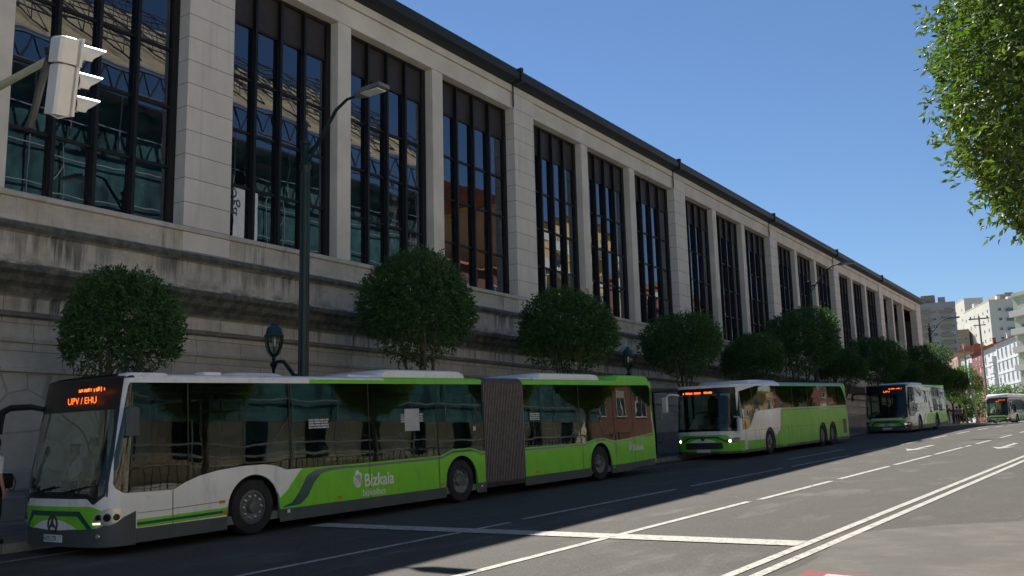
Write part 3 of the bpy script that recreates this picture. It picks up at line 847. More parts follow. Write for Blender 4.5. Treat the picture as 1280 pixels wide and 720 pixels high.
    # windscreen + destination box
    m = MB(); pl.region(m, -sA-.01, sA+.01, lambda q: glo(q)-.003, 2.20, -.008, .006, ds=.08, nz=8); m.build('windscreen', M_WS, root, True)
    m = MB(); pl.region(m, -sA-.005, sA+.005, 2.20, lambda q: 2.68, .004, .02, ds=.08, nz=3)
    pl.region(m, -sA-.005, sA+.005, lambda q: glo(q)+.0, lambda q: glo(q)+.045+.06*math.cos(q)**2, .0, .006, nz=2)
    for s_ in (1, -1):
        a, b = rg(s_, sA-.05, sA+.01); pl.region(m, a, b, lambda q: .88, 2.2, .0, .006, nz=6, ds=.03)
    m.build('destination_box', simple('display_black', (.008, .009, .011), .4), root, True)
    y = pl.pt(0, 2.4, .03)[1]
    sg = text_mesh(sign, .15, 'destination_sign', M_ORANGE, root, (-.12, y-.045, 2.31), (PI/2, 0, 0), .001, sx=1.2)
    m = MB(); r = random.Random(3)
    for k in range(26):
        x = .2+k*.028
        if r.random() < .8: m.box(x, x+.022, y-.045, y-.042, 2.48+r.uniform(0, .02), 2.53+r.uniform(0, .03))
    islands(m, 'destination_dots', M_ORANGE, root)
    # wipers
    m = MB()
    for x0, x1 in ((-.7, .05), (.15, .85)):
        a = pl.pt(x0, .93, .03); b = pl.pt(x1, 1.05, .03); m.tube([a, b], .012, 6); m.tube([pl.pt((x0+x1)/2, .88, .03), pl.pt((x0+x1)/2+.1, 1.0, .03)], .012, 6)
    islands(m, 'wiper', M_BLACK, root)
    # mirrors
    m = MB(); a = pl.pt(-1.12, 2.28, 0)
    m.tube([a, (a[0]-.2, a[1]-.12, 2.33), (a[0]-.55, a[1]-.28, 2.33), (a[0]-.72, a[1]-.34, 2.26), (a[0]-.76, a[1]-.36, 2.1), (a[0]-.76, a[1]-.36, 1.9)], [.04, .05, .055, .065, .07, .05], 8)
    m.build('door_mirror', M_BLACK, root, True)
    m = MB(); b = pl.pt(pl.sY(.42), 2.2, 0); m.rbox(b[0]+.10, b[0]+.22, .32, .56, 1.78, 2.22, .04); m.box(b[0]-.03, b[0]+.12, .42, .47, 2.08, 2.14)
    m.build('side_mirror', M_SKIRT, root)
    # wheels
    for i, w in enumerate(wheels):
        for side in (1, -1): put_wheel(root, side*(W/2-.17), w, .475, side, i == 0, .97)
    # floor, interior
    m = MB()
    for y0, y1, fr, re in secs: m.box(-W/2+.06, W/2-.06, y0+(.45 if fr else 0), y1-(.2 if re else 0), .22, .36)
    m.build('floor', M_INT, root)
    m = MB()
    for y0, y1, fr, re in secs: m.box(-W/2+.2, W/2-.2, y0+(.6 if fr else 0), y1-(.3 if re else 0), 2.42, 2.5)
    m.build('ceiling', M_CEIL, root)
    m = MB(); m.rbox(-.2, 1.15, .42, .95, .36, 1.02, .08); m.tube([(.62, 1.02, 1.0), (.62, .95, 1.06)], .22, 16); m.box(-1.1, 1.1, .38, .42, .4, .86); m.build('dashboard', M_BLACK, root)
    m = MB(); m.box(-.1, -.05, 1.75, 1.8, .36, 2.42); m.box(.0, 1.1, 1.82, 1.86, .36, 2.3); m.build('driver_partition', M_SKIRT, root)
    put_seat(root, .62, 1.45, .55)
    m = MB()
    y = 3.0
    while y < L-1.5:
        if not (artic and artic[0]-.6 < y < artic[1]+.6):
            for x in (.85, .4, -.85, -.4):
                if not (x < 0 and (4.2 < y < 6.2)): put_seat(root, x, y, .38)
            m.tube([(.18, y, .36), (.18, y, 2.42)], .017, 6)
        y += 1.6 if full else 2.4
    for s_ in (-.35, .35):
        for y0, y1, fr, re in secs: m.tube([(s_, y0+1.9*(1 if fr else 0), 2.15), (s_, y1-.6*(1 if re else 0), 2.15)], .016, 6)
    m.build('handrail', M_POLE, root)
    m = MB(); m.box(-W/2+.2, W/2-.2, L-.5, L-.4, .36, 1.6); m.build('engine_bulkhead', M_INT, root)
    # rear lamps
    m = MB()
    for s_ in (1, -1): pl.region(m, *rg(s_, pl.H-1.15, pl.H-.95), .7, 1.1, .01, .01, nz=2)
    islands(m, 'rear_light', simple('rear_red', (.5, .02, .01), .3), root)
    return root, pl, glo, ghi

def bellows(root, y0, y1, W):
    m = MB(); n = 26; rings = []
    def ring(d, y):
        a = W/2-d; z0, z1 = .24+d, 2.74-d; q = .12
        return [(-a, y, z0+q), (-a+q, y, z0), (a-q, y, z0), (a, y, z0+q), (a, y, z1-q), (a-q, y, z1), (-a+q, y, z1), (-a, y, z1-q)]
    for i in range(2*n+1):
        y = y0+(y1-y0)*i/(2*n); rings.append(ring(.0 if i % 2 else .075, y))
    m.loft(rings, 0, False)
    for i in range(1, 2*n, 2):
        y = y0+(y1-y0)*i/(2*n)
        pts = ring(-.006, y)
        for a, b in zip(pts, pts[1:]+pts[:1]): m.tube([a, b], .008, 4, 1)
    m.build('bellows', [M_BELL, M_BELLE], root)
    m = MB(); m.lathe([(1.0, .25), (1.0, .33)], (0, (y0+y1)/2, 0), 24); m.build('turntable', M_BLACK, root)

# main articulated bus
AL = 18.25
bus, pl, glo, ghi = city_bus('long articulated white and lime green bus with black bellows, nearest to the viewer', AL, [2.87, 8.63, 14.75], artic=(9.5, 11.12))
bus.name = 'articulated_bus'; bus['category'] = 'articulated bus'
place(bus, 8.22, -14.63); 
bellows(bus, 9.5, 11.12, 2.5)
m = MB()
glossbox(m, -.95, .95, 6.35, 9.3, 2.74, 2.93); glossbox(m, -.95, .95, 12.15, 15.45, 2.74, 2.93)
islands(m, 'air_conditioning_pod', M_WHITE, bus, True)
m = MB(); glossbox(m, -.7, .7, 2.75, 4.1, 2.74, 2.83, .3); glossbox(m, -.9, .9, 5.4, 6.5, 2.74, 2.83, .8); glossbox(m, -.9, .9, 11.3, 12.1, 2.74, 2.82, .3)
m.rbox(.7, 1.0, 2.05, 2.4, 2.74, 2.80, .02)
islands(m, 'roof_hatch', M_WHITE, bus, True)
m = MB(); glossbox(m, -1.12, 1.16, 15.9, 18.05, 2.70, 2.90, .25); m.build('engine_hump', M_GREEN, bus, True)
m = MB(); m.rbox(.82, 1.17, .50, 1.25, 2.66, 2.765, .05); m.build('corner_fairing', M_WHITE, bus, True)
RS = (PI/2, 0, PI/2)
xs = 1.25+.006
def sidetext(body, size, y, z, name, par, sx=1., bold=.0, dx=.003):
    return text_mesh(body, size, name, M_DECAL, par, (xs+dx, y, z), RS, .001, sx=sx, bold=bold)
sidetext('Bizkaia', .34, 5.55, .60, 'lettering', bus, .92, .006); sidetext('bizkaibus', .19, 5.50, .42, 'lettering', bus, .95)
sidetext('Bizkaia', .25, 16.55, .72, 'lettering', bus, 1.0, .004)
def leaf_emblem(mb, y, z, s, x):
    for (dy, dz, w, h) in ((0, 0, .10, .22), (-.07, .02, .06, .16), (.06, .05, .05, .18), (-.02, .12, .06, .15)):
        pts = [(y+(dy+w*math.cos(t))*s, z+(dz+.12+h*.6*math.sin(t))*s) for t in [2*PI*i/14 for i in range(14)]]
        mb.prism(pts, x, x+.002, 0, 'x')
m = MB(); leaf_emblem(m, 5.38, .60, 1.0, xs+.002); leaf_emblem(m, 16.42, .72, .75, xs+.002); islands(m, 'leaf_emblem', M_DECAL, bus)
m = MB(); r = random.Random(5)
def notice(mb, y, z, w, h, x, white=False):
    if white: mb.box(x, x+.002, y, y+w, z, z+h, 0)
    else:
        for k in range(4):
            yy = y
            while yy < y+w-.03:
                l = r.uniform(.05, .16); mb.box(x, x+.002, yy, min(yy+l, y+w), z+h-(k+.8)*h/4.3, z+h-(k+.1)*h/4.3, 0); yy += l+.015
XN = 1.25*(1-.018*.75)+.004
notice(m, 4.15, 1.74, .5, .2, XN); notice(m, 6.8, 1.62, .46, .46, XN, True); notice(m, 6.68, 1.78, .7, .2, XN+.003); notice(m, 11.4, 1.7, .42, .2, XN); notice(m, 9.1, 1.55, .1, .1, XN, True)
islands(m, 'notice_sticker', simple('notice_grey_white', (.45, .46, .47), .5), bus)
m = MB(); m.box(1.235, 1.262, 3.6, 3.66, .30, .36); m.box(1.235, 1.262, 9.3, 9.36, .28, .32); m.box(1.235, 1.262, 15.42, 15.47, .3, .33); islands(m, 'warning_label', M_PLATE, bus)

# third bus and far bus share the builder
b3, pl3, *_ = city_bus('short white and green bus standing behind the coach, orange sign lit', 10.4, [2.6, 7.2], full=False, sign='3247 BILBAO'[:0] or 'UPV', gw=3.95, roof_white_to=6.5)
place(b3, 57.4, -14.5)
m = MB(); glossbox(m, -.9, .9, 2.4, 5.6, 2.74, 2.88); islands(m, 'air_conditioning_pod', M_WHITE, b3, True)
b4, pl4, *_ = city_bus('white fronted bus with bulky roof driving far up the street', 12.0, [2.7, 8.6], full=False, sign='UPV', gw=4.0, roof_white_to=7.5)
place(b4, 117.0, -14.6, 0, True, -.27)
m = MB(); glossbox(m, -1.1, 1.1, .5, 7.4, 2.8, 3.2, .5); m.build('roof_pod', M_WHITE, b4, True)
m = MB(); glossbox(m, -1.1, 1.1, 7.6, 11.4, 2.8, 3.15, .3); m.build('engine_hump', simple('lime_panel', (.42, .62, .05), .4), b4, True)
for o in (b3, b4):
    for ch in o.children:
        if ch.name.startswith('destination_sign'): ch.scale = (1.4, 1, 1)

# ------------------------------------------------------------------ coach
def coach():
    root = empty('coach', label='tall white and green touring coach with rear twin axles parked behind the articulated bus', cat='coach')
    W = 2.45; L = 13.9; zt = 2.62
    wheels = [3.45, 9.85, 11.25]
    pl = Plan(W, L, .75, 2.7, .3, rake=.16, r0=.9)
    sA = 1.30; sB = pl.sY(.40)
    lowpts = [(.36, 1.0), (1.2, 1.02), (1.5, 1.1), (2.05, 1.58), (2.4, 1.66), (4.7, 1.74), (L, 1.72)]
    zb = lambda y: .22
    def glo(q):
        q = abs(q); y = pl.y(q)
        if q <= sA: return .98+.03*math.cos(q)
        if q < sB: return 1.6
        if y > L-.3: return 1.9
        return interp(y, lowpts)
    def ghi(q):
        q = abs(q); y = pl.y(q)
        if q <= sA: return 2.54
        if q < sB: return 1.6
        if y > L-.3: return 1.9
        top = 2.6 if y > 2.4 else 2.36+.24*(y-.36)/2.04
        if y < .62: top = min(top, interp(y, [(.36, 1.0), (.45, 1.8), (.62, 2.4)]))
        if y > L-1.0: top = min(top, 2.6-(y-(L-1.0))**2*1.4)
        return max(top, glo(q))
    bus_section(root, pl, 0, L, wheels, glo, ghi, zb, zt, 5.0, M_GREEN, True, True, [1.9, 4.4, 6.3, 8.2, 10.1, 12.0], zc=.46, glassm=M_BG2)
    dome = lambda y: -.22+.30*min(1, max(0, (y-.2)/3.6)) if y < 4.6 else max(.0, .08-(y-4.6)*.1)
    pts = ((0, 0), (.02, .06), (.07, .10), (.2, .14), (.45, .16), (.8, .17))
    roof_cap(pl, root, 0, L, zt, [M_WHITE, simple('coach_roof_green', (.16, .36, .20), .4)], 4.9, True, True, dome=lambda y: dome(y) if y < 5.2 else 0., prof=pts)
    m = MB(); glossbox(m, -1.0, 1.0, 2.0, 5.2, 2.62, 2.86, 1.2); m.build('roof_pod', M_WHITE, root, True)
    m = MB(); pl.region(m, -sA-.01, sA+.01, lambda q: glo(q)-.003, 2.34, -.008, .006, ds=.08, nz=8); m.build('windscreen', M_WS, root, True)
    m = MB(); pl.region(m, -sA-.005, sA+.005, 2.34, 2.56, .002, .02, ds=.08, nz=2)
    m.build('destination_box', MATS['display_black'], root, True)
    m = MB(); pl.region(m, -sA-.005, sA+.005, lambda q: glo(q), lambda q: glo(q)+.10, .0, .006, nz=2); m.build('windscreen_trim', M_BGLOSS, root, True)
    m = MB(); r = random.Random(9); y = pl.pt(0, 2.3, .03)[1]
    for k in range(22):
        if r.random() < .85: m.box(-.75+k*.055, -.75+k*.055+.042, y-.02, y-.015, 2.36+r.uniform(0, .01), 2.42+r.uniform(0, .02))
    islands(m, 'destination_sign', M_ORANGE, root)
    def rg(side, a, b): return (a, b) if side > 0 else (-b, -a)
    arch = lambda y: max([0]+[.46+math.sqrt(ARC*ARC-(y-w)**2) for w in wheels if abs(y-w) < ARC])
    for side in (1, -1):
        m = MB(); a, b = rg(side, pl.sY(1.1), pl.sY(5.2))
        pl.region(m, a, b, lambda q: max(zb(pl.y(q)), arch(pl.y(q))+.01), lambda q: max(arch(pl.y(q))+.01, interp(pl.y(q), [(1.1, .62), (2.8, .60), (4.2, .72), (4.6, .95), (4.75, 1.5), (4.9, 1.68), (5.2, 1.7)])), .003, .004)
        islands(m, 'green_panel', M_GREEN, root, True)
        m = MB(); a, b = rg(side, pl.sY(4.85), pl.sY(L-.4)); pl.region(m, a, b, lambda q: glo(q)-.11, lambda q: glo(q)-.06, .006, .003, nz=1)
        a, b = rg(side, pl.sY(4.85), pl.sY(4.95)); pl.region(m, a, b, lambda q: .8, lambda q: 1.65, .008, .003, nz=1)
        islands(m, 'teal_stripe', M_TEAL, root)
        m = MB(); a, b = rg(side, pl.sY(.5), pl.sY(L-.3))
        pl.region(m, a, b, lambda q: max(zb(pl.y(q))-.02, arch(pl.y(q))+.012), lambda q: max(.30, arch(pl.y(q))+.0125), .003, .004, nz=1); islands(m, 'skirt', M_SKIRT, root, True)
        m = MB()
        for y in (1.0, 2.35, 4.3, 5.5, 6.9, 8.3, 12.2):
            q = pl.sY(y)*side
            if arch(y) < .3: pl.region(m, q-.006, q+.006, zb(y), glo(q)-.02 if y < 2 else .96, .0085, .003, ds=.02, nz=1)
        a, b = rg(side, pl.sY(1.0), pl.sY(L-.4)); pl.region(m, a, b, lambda q: max(.96, arch(pl.y(q))+.012), lambda q: max(.967, arch(pl.y(q))+.019), .0085, .003, nz=1)
        islands(m, 'panel_seam', M_BLACK, root)
        m = MB(); a, b = rg(side, pl.sY(L-1.1), pl.sY(L-.55)); pl.region(m, a, b, .45, 1.1, .006, .006, nz=1); m.build('engine_grille', M_SKIRT, root)
        # headlight cluster
        h = MB(); a, b = rg(side, .82, pl.sY(.50)); pl.region(h, a, b, lambda q: .60, lambda q: .70+.07*min(1, (abs(q)-.8)/.4), .008, .006, nz=2); ho = h.build('headlight', M_BGLOSS, root, True)
        h = MB(); c = pl.pt(.98*side, .66, .012); c2 = pl.pt(.98*side, .66, .03); h.tube([c, c2], [.05, .04], 12); h.build('lamp', M_LITC, ho)
    m = MB(); sC = pl.sY(.6)
    pl.region(m, -sC, sC, .22, .30, .01, .012, nz=1); m.build('lower_lip', M_SKIRT, root, True)
    m = MB(); pl.region(m, -pl.sY(.9), pl.sY(.9), .28, lambda q: .88 if abs(q) < .85 else .88-.22*min(1, (abs(q)-.85)/.3), .004, .006, nz=3); m.build('front_mask', M_GREEN, root, True)
    m = MB(); pl.region(m, -.9, .9, lambda q: (.76 if abs(q) < .5 else .76-(abs(q)-.5)*.45), lambda q: (.82 if abs(q) < .55 else .82-(abs(q)-.55)*.5), .007, .003, nz=2); m.build('front_band', M_TEAL, root, True)
    m = MB(); pl.region(m, -.5, .5, .62, lambda q: .75-.1*(q/.5)**2, .008, .004, nz=2); m.build('badge_panel', M_WHITE, root, True)
    m = MB(); y = pl.pt(0, .7)[1]; m.lathe([(.0, 0), (.07, 0), (.07, .02), (.0, .02)], seg=14, axis='x'); m.v = [(b, y-.01-a, c+.74) for a, b, c in m.v]; m.build('emblem', M_SIGD, root)
    m = MB(); pl.region(m, -.72, .72, .38, .60, .012, .01, nz=1, m=0)
    for k in range(4): pl.region(m, -.70, .70, .40+k*.05, .415+k*.05, .022, .01, nz=1, m=1)
    m.build('grille', [M_BLACK, M_SKIRT], root, True)
    p = MB(); y = pl.pt(0, .33)[1]-.03; p.rbox(-.26, .26, y, y+.014, .27, .37, .006); p.build('number_plate', M_PLATE, root)
    # mirrors
    m = MB(); a = pl.pt(-1.1, 2.35, 0); m.tube([a, (a[0]-.25, a[1]-.25, 2.4), (a[0]-.42, a[1]-.35, 2.25)], .04, 8); m.rbox(a[0]-.55, a[0]-.3, a[1]-.42, a[1]-.3, 1.75, 2.3, .04); m.build('door_mirror', M_WHITE, root)
    m = MB(); b = pl.pt(pl.sY(.5), 1.3, 0); m.rbox(b[0]+.05, b[0]+.22, .15, .35, .98, 1.45, .05); m.tube([(b[0]-.1, .35, 1.5), (b[0]+.12, .25, 1.48)], .03, 6); m.build('side_mirror', M_WHITE, root)
    for i, w in enumerate(wheels):
        for side in (1, -1): put_wheel(root, side*(W/2-.17), w, .475, side, i == 0, .97)
    m = MB(); m.box(-W/2+.06, W/2-.06, .9, L-.2, .22, .7); m.box(-W/2+.06, W/2-.06, 2.2, L-.2, .7, 1.2); m.build('floor', M_INT, root)
    m = MB(); m.rbox(-.1, 1.05, .6, 1.0, .7, 1.1, .06); m.box(-1.0, 1.0, .55, .6, .5, .98); m.build('dashboard', M_BLACK, root)
    y = 2.8
    while y < L-1:
        for x in (.85, .4, -.85, -.4): put_seat(root, x, y, 1.1)
        y += 1.0
    put_seat(root, .6, 1.5, .7)
    m = MB(); pl.region(m, pl.sY(L-.3), pl.H, 1.9, 2.0, .002, .01, nz=1); m.build('rear_trim', M_WHITE, root)
    return root
cb = coach(); place(cb, 32.25, -14.55)

# ------------------------------------------------------------------ street lamps
def street_lamp(label, hgt=8.75, lantern=True, armlen=2.4, s=1.):
    root = empty('street_lamp', label=label, cat='street lamp', group='tall green street lamps')
    m = MB()
    m.lathe([(.26, 0), (.26, .1), (.20, .2), (.20, .8), (.15, .95), (.125, 1.05), (.115, 2.0), (.11, 3.0), (.095, hgt-1.2), (.095, hgt-1.15), (.13, hgt-1.1), (.13, hgt-1.02), (.10, hgt-.98),
             (.10, hgt-.55), (.13, hgt-.52), (.13, hgt-.45), (.07, hgt-.42), (.045, hgt-.2), (.03, hgt-.14), (.06, hgt-.08), (.05, hgt-.02), (.01, hgt+.04)], seg=14)
    for k in range(8):
        t = 2*PI*k/8; m.tube([(.118*math.cos(t), .118*math.sin(t), 1.1), (.1*math.cos(t), .1*math.sin(t), hgt-1.2)], .014, 4)
    m.build('pole', M_LAMP, root, True)
    m = MB(); z = hgt-.75
    m.tube([(0, 0, z), (.35, 0, z+.12), (.7, 0, z+.5), (1.0, 0, z+.85), (1.35, 0, z+1.02), (1.75, 0, z+1.04)], [.05, .05, .045, .04, .035, .03], 8)
    m.tube([(0, 0, z-.3), (.2, 0, z-.1), (.36, 0, z+.1)], .03, 6); m.build('arm', M_LAMP, root, True)
    m = MB(); 
    m.loft([[(1.65, -.06, z+.98), (1.65, .06, z+.98), (1.65, .06, z+1.1), (1.65, -.06, z+1.1)], [(1.85, -.17, z+1.0), (1.85, .17, z+1.0), (1.85, .15, z+1.12), (1.85, -.15, z+1.12)],
            [(2.5, -.19, z+1.04), (2.5, .19, z+1.04), (2.5, .17, z+1.12), (2.5, -.17, z+1.12)]], 0, True)
    ho = m.build('lamp_head', M_HEAD, root)
    m = MB(); m.box(1.9, 2.42, -.14, .14, z+.99, z+1.012); m.build('lens', M_PLATE, ho)
    if lantern:
        lant(root, (-1.0, 0, 0), 3.05, True)
    return root
def lant(root, off, z, arm):
    ox, oy, _ = off
    if arm:
        m = MB(); m.tube([(-.08, 0, z-.25), (-.3, 0, z-.22), (-.5, 0, z-.02), (-.65, 0, z+.12), (-.85, 0, z+.14), (-1.0, 0, z+.10)], [.05, .045, .045, .045, .04, .04], 8); m.build('lantern_arm', M_LAMP, root, True)
    m = MB()
    m.lathe([(.01, z-.15), (.03, z-.12), (.04, z-.02), (.07, z+.03), (.09, z+.09), (.06, z+.13), (.03, z+.17), (.05, z+.21), (.04, z+.25), (.07, z+.28)], (ox, oy, 0), 12)
    m.build('finial', M_LAMP, root, True)
    m = MB()
    m.lathe([(.22, z+.72), (.235, z+.76), (.20, z+.78), (.17, z+.92), (.12, z+.97), (.07, z+.98), (.075, z+1.03), (.03, z+1.07), (.005, z+1.09)], (ox, oy, 0), 12); m.build('lantern_hood', M_HOOD, root, True)
    m = MB()
    for k in range(8):
        t = 2*PI*k/8; c, s_ = math.cos(t), math.sin(t)
        m.tube([(ox+r*c, oy+r*s_, z+h) for r, h in ((.06, .27), (.13, .34), (.18, .48), (.205, .62), (.21, .73))], .009, 4)
    m.build('lantern_cage', M_LAMP, root)
    m = MB(); m.lathe([(.05, z+.28), (.12, z+.35), (.17, z+.48), (.195, z+.62), (.2, z+.72)], (ox, oy, 0), 12); m.build('lantern_glass', M_LAMPG, root, True)
    m = MB(); m.lathe([(.02, z+.5), (.035, z+.54), (.035, z+.66), (.02, z+.7)], (ox, oy, 0), 8); m.build('bulb', M_PLATE, root, True)
l1 = street_lamp('tall green street lamp with a lantern on a side arm, rising behind the articulated bus'); place(l1, 14.8, -16.3, .14, False)
l2 = street_lamp('tall green street lamp with curved arm standing beyond the rear of the coach', lantern=False); place(l2, 51.0, -16.3, .14, False)
l3 = street_lamp('dark street lamp with curved arm farthest up the pavement, seen against the towers', lantern=False); place(l3, 88.5, -17.3, .14, False)
r = empty('post_lantern', label='small green post lantern with blue hood between the third and fourth street trees', cat='lantern')
m = MB(); m.lathe([(.14, 0), (.14, .5), (.07, .6), (.05, 1.2), (.045, 2.95)], seg=12); m.build('post', M_LAMP, r, True); lant(r, (0, 0, 0), 2.95, False); place(r, 30.2, -16.35, .14, False)

# ------------------------------------------------------------------ traffic signal on a mast arm (pole stands left of the view)
r = empty('traffic_light', label='white three lamp traffic light seen from behind on a cream mast arm', cat='traffic light')
r.location = (-8.24, 4.8, 5.20); r.rotation_euler = (math.radians(3), math.radians(14), math.radians(-4)); r.scale = (.80,)*3
def visor(m, z, x=0.):
    n = 12; rings = []
    for i in range(n+1):
        t = math.radians(-35+250*i/n); rings.append((math.cos(t), math.sin(t)))
    o = len(m.v); vs = []
    for c, s_ in rings:
        L = .12+.20*max(0, s_+.3)/1.3
        for rr in (.125, .118): vs += [(x+rr*c, .19, z+rr*s_), (x+rr*c, .19+L, z+rr*s_*.96)]
    fs = []
    for i in range(n):
        a = i*4; b = a+4; fs += [(a, b, b+1, a+1), (a+2, a+3, b+3, b+2), (a+1, b+1, b+3, a+3)]
    m.add(vs, fs)
SZ = .94
m = MB(); m.rbox(-.15, .15, -.10, .135, .31, .62, .035); m.rbox(-.135, .135, -.08, .125, -.30, .30, .03); m.box(-.165, .165, .138, .165, .30, .635); m.box(-.14, .14, .128, .16, -.29, .29)
m.box(-.151, -.149, .0, .02, .0, .01); m.build('housing', M_SIGW, r)
for i, z in enumerate((.47, .14, -.14)):
    m = MB(); visor(m, z); v = m.build('visor', M_SIGW, r, True)
    m = MB(); m.lathe([(.0, .0), (.11, .0), (.105, .03), (.0, .04)], seg=16, axis='x'); m.v = [(b, .165+a, c+z) for a, b, c in m.v]; m.build('lens', M_SIGD, r, True)
m = MB(); m.tube([(-.21, -.04, .42), (-.25, -.08, .1), (-.33, -.12, -.48)], [.045, .045, .045], 8, 0); m.build('bracket_tube', M_SIGD, r, True)
m = MB(); m.tube([(-.2, -.02, .35), (-.12, -.02, .35)], .07, 10); m.tube([(-.22, -.04, .5), (-.22, .02, .28)], .075, 12); m.tube([(-.16, .0, .12), (-.08, .0, .1)], .04, 8)
m.build('clamp', M_BLACK, r, True)
m = MB(); m.tube([(-.2, -.02, .38), (-1.5, -.05, .03), (-4, -.1, -.62), (-7.6, -.15, -1.6)], [.04, .05, .07, .09], 10); m.build('mast_arm', M_ARM, r, True)
m = MB(); m.tube([(-6.15, -.15, -7.3), (-7.66, -.15, -1.3)], [.12, .09], 12); m.build('mast_pole', M_ARM, r, True)
m = MB(); m.tube([(.0, -.06, -.3), (.08, .0, -.34), (.1, .14, -.28), (.02, .2, -.25)], .008, 5); m.build('cable', M_SIGW, r)

# ------------------------------------------------------------------ trees
def leaf_mesh(name, n, c, rad, size, seed, mat, parent, noise_amp=.12, shell=.45, droop=.3, low_cut=None):
    rn = random.Random(seed); vs = []; fs = []; rv = []
    lob = [(Vector((rn.gauss(0, 1), rn.gauss(0, 1), rn.gauss(0, 1))).normalized(), rn.uniform(-1, 1)) for _ in range(16)]
    cx, cy, cz = c; rx, ry, rz = rad
    k = 0
    while k < n:
        d = Vector((rn.gauss(0, 1), rn.gauss(0, 1), rn.gauss(0, 1))).normalized()
        bumpv = 1+noise_amp*sum(a*max(0, d.dot(l)-.72)*3 for l, a in lob)
        t = 1-shell*rn.random()**1.8
        if rn.random() < .06: t = 1+rn.random()*.11
        if rn.random() < .18: t = rn.random()**.5
        if low_cut is not None and d.z < low_cut and rn.random() < .75: continue
        p = Vector((cx+d.x*rx*t*bumpv, cy+d.y*ry*t*bumpv, cz+d.z*rz*t*bumpv))
        # sprig of leaves
        ax = (d+Vector((rn.gauss(0, .6), rn.gauss(0, .6), rn.gauss(0, .6)+.2))).normalized()
        sr = rn.random()
        for j in range(4):
            a = (ax+Vector((rn.gauss(0, .7), rn.gauss(0, .7), rn.gauss(0, .6)-droop))).normalized()
            s_ = size*rn.uniform(.7, 1.25); w = s_*.19
            q = p+ax*(j*size*.3); side = a.cross(Vector((rn.gauss(0, 1), rn.gauss(0, 1), rn.gauss(0, 1)))).normalized(); up = a.cross(side)
            o = len(vs); mid = q+a*s_*.45
            vs += [q, mid+side*w+up*w*.35, q+a*s_-up*s_*.1, mid-side*w+up*w*.35, mid]
            fs += [(o, o+1, o+4), (o+1, o+2, o+4), (o+2, o+3, o+4), (o+3, o, o+4)]
            v = min(1, max(0, .5*sr+.5*rn.random())); rv += [v]*5; k += 1
    me = bpy.data.meshes.new(name); me.from_pydata([tuple(v) for v in vs], [], fs); me.materials.append(mat)
    at = me.attributes.new('leafrand', 'FLOAT', 'POINT'); at.data.foreach_set('value', rv)
    o = bpy.data.objects.new(name, me); COL.objects.link(o); o.parent = parent; return o
def trunk_mesh(parent, h0, c, rad, seed, r0=.09, stems=4):
    rn = random.Random(seed); m = MB()
    m.tube([(0, 0, -.1), (.02, .01, h0*.5), (0, 0, h0)], [r0*1.35, r0*1.05, r0], 8)
    for k in range(stems):
        a = 2*PI*(k+rn.random()*.6)/stems; ex = Vector((c[0]+math.cos(a)*rad[0]*.55, c[1]+math.sin(a)*rad[1]*.55, c[2]+rad[2]*rn.uniform(-.1, .3)))
        b = Vector((0, 0, h0-.05)); m1 = b.lerp(ex, .35)+Vector((math.cos(a)*.12, math.sin(a)*.12, -.12)); m2 = b.lerp(ex, .7)+Vector((rn.gauss(0, .06), rn.gauss(0, .06), 0))
        m.tube([b, m1, m2, ex], [r0*.6, r0*.48, r0*.36, r0*.12], 6)
        for q in range(5):
            t = rn.uniform(.3, .95); s0 = b.lerp(ex, t); e = s0+Vector((rn.gauss(0, .35)*rad[0], rn.gauss(0, .35)*rad[1], rn.uniform(.1, .5)*rad[2]))
            m.tube([s0, s0.lerp(e, .5)+Vector((0, 0, .05)), e], [r0*.22, r0*.15, r0*.05], 4)
    return m.build('trunk', M_BARK, parent, True)
def tree_proto(seed, zc, rx, rz, n, size, mat=M_LEAF, h0=1.7, noise_amp=.15):
    root = empty('street_tree')
    c = (0, 0, zc); rad = (rx, rx, rz)
    trunk_mesh(root, h0, c, rad, seed); leaf_mesh('crown', n, c, rad, size, seed, mat, root, noise_amp, low_cut=-.5)
    return root
TG = 'round clipped trees along the station pavement'
# (u, v, crown centre height above ground, rx, rz, prototype, label)
protos = [tree_proto(11, 3.68, 1.07, 1.06, 17000, .095, h0=2.2), tree_proto(12, 4.65, 1.46, 1.45, 30000, .10, h0=2.3), tree_proto(13, 4.35, 1.6, 1.22, 25000, .11, h0=2.2), tree_proto(17, 4.5, 1.75, 1.5, 24000, .12, h0=2.1)]
TR = [(10.35, -16.4, 0, 1, 'loose round tree with shoots on top, above the front of the articulated bus'),
      (18.9, -16.4, 1, 1, 'large round street tree above the middle of the articulated bus, right of the tall lamp'),
      (26.4, -16.4, 2, 1, 'round street tree above the bellows end of the articulated bus, left of the post lantern'),
      (34.9, -16.4, 2, .96, 'open crowned street tree with thin forked limbs above the front of the coach'),
      (42.2, -16.4, 2, .88, 'smaller round street tree above the middle of the coach'),
      (48.9, -16.4, 3, 1.12, 'wide dark street tree above the rear of the coach'),
      (56.0, -16.4, 2, .84, 'low dark street tree just behind the coach, above the shelter'),
      (63.8, -16.4, 3, 1.0, 'broad dark street tree above the roof of the short bus'),
      (70.5, -16.4, 2, .8, 'street tree behind the rear of the short bus roof'),
      (77.5, -16.4, 3, 1.03, 'dark street tree left of the far lamp, in front of the station end'),
      (84.5, -16.6, 2, .9, 'street tree beside the farthest street lamp'),
      (93.0, -16.6, 3, .84, 'leaning street tree above the waiting pedestrians')]
used = set()
for i, (u, v, k, s_, lb) in enumerate(TR):
    t = protos[k] if k not in used else copy_tree(protos[k])
    used.add(k); place(t, u, v, .14, False); t.rotation_euler[2] = i*1.7; t.scale = (s_, s_, s_*(1 if k != 3 else .95))
    tag(t, lb, 'tree', TG)
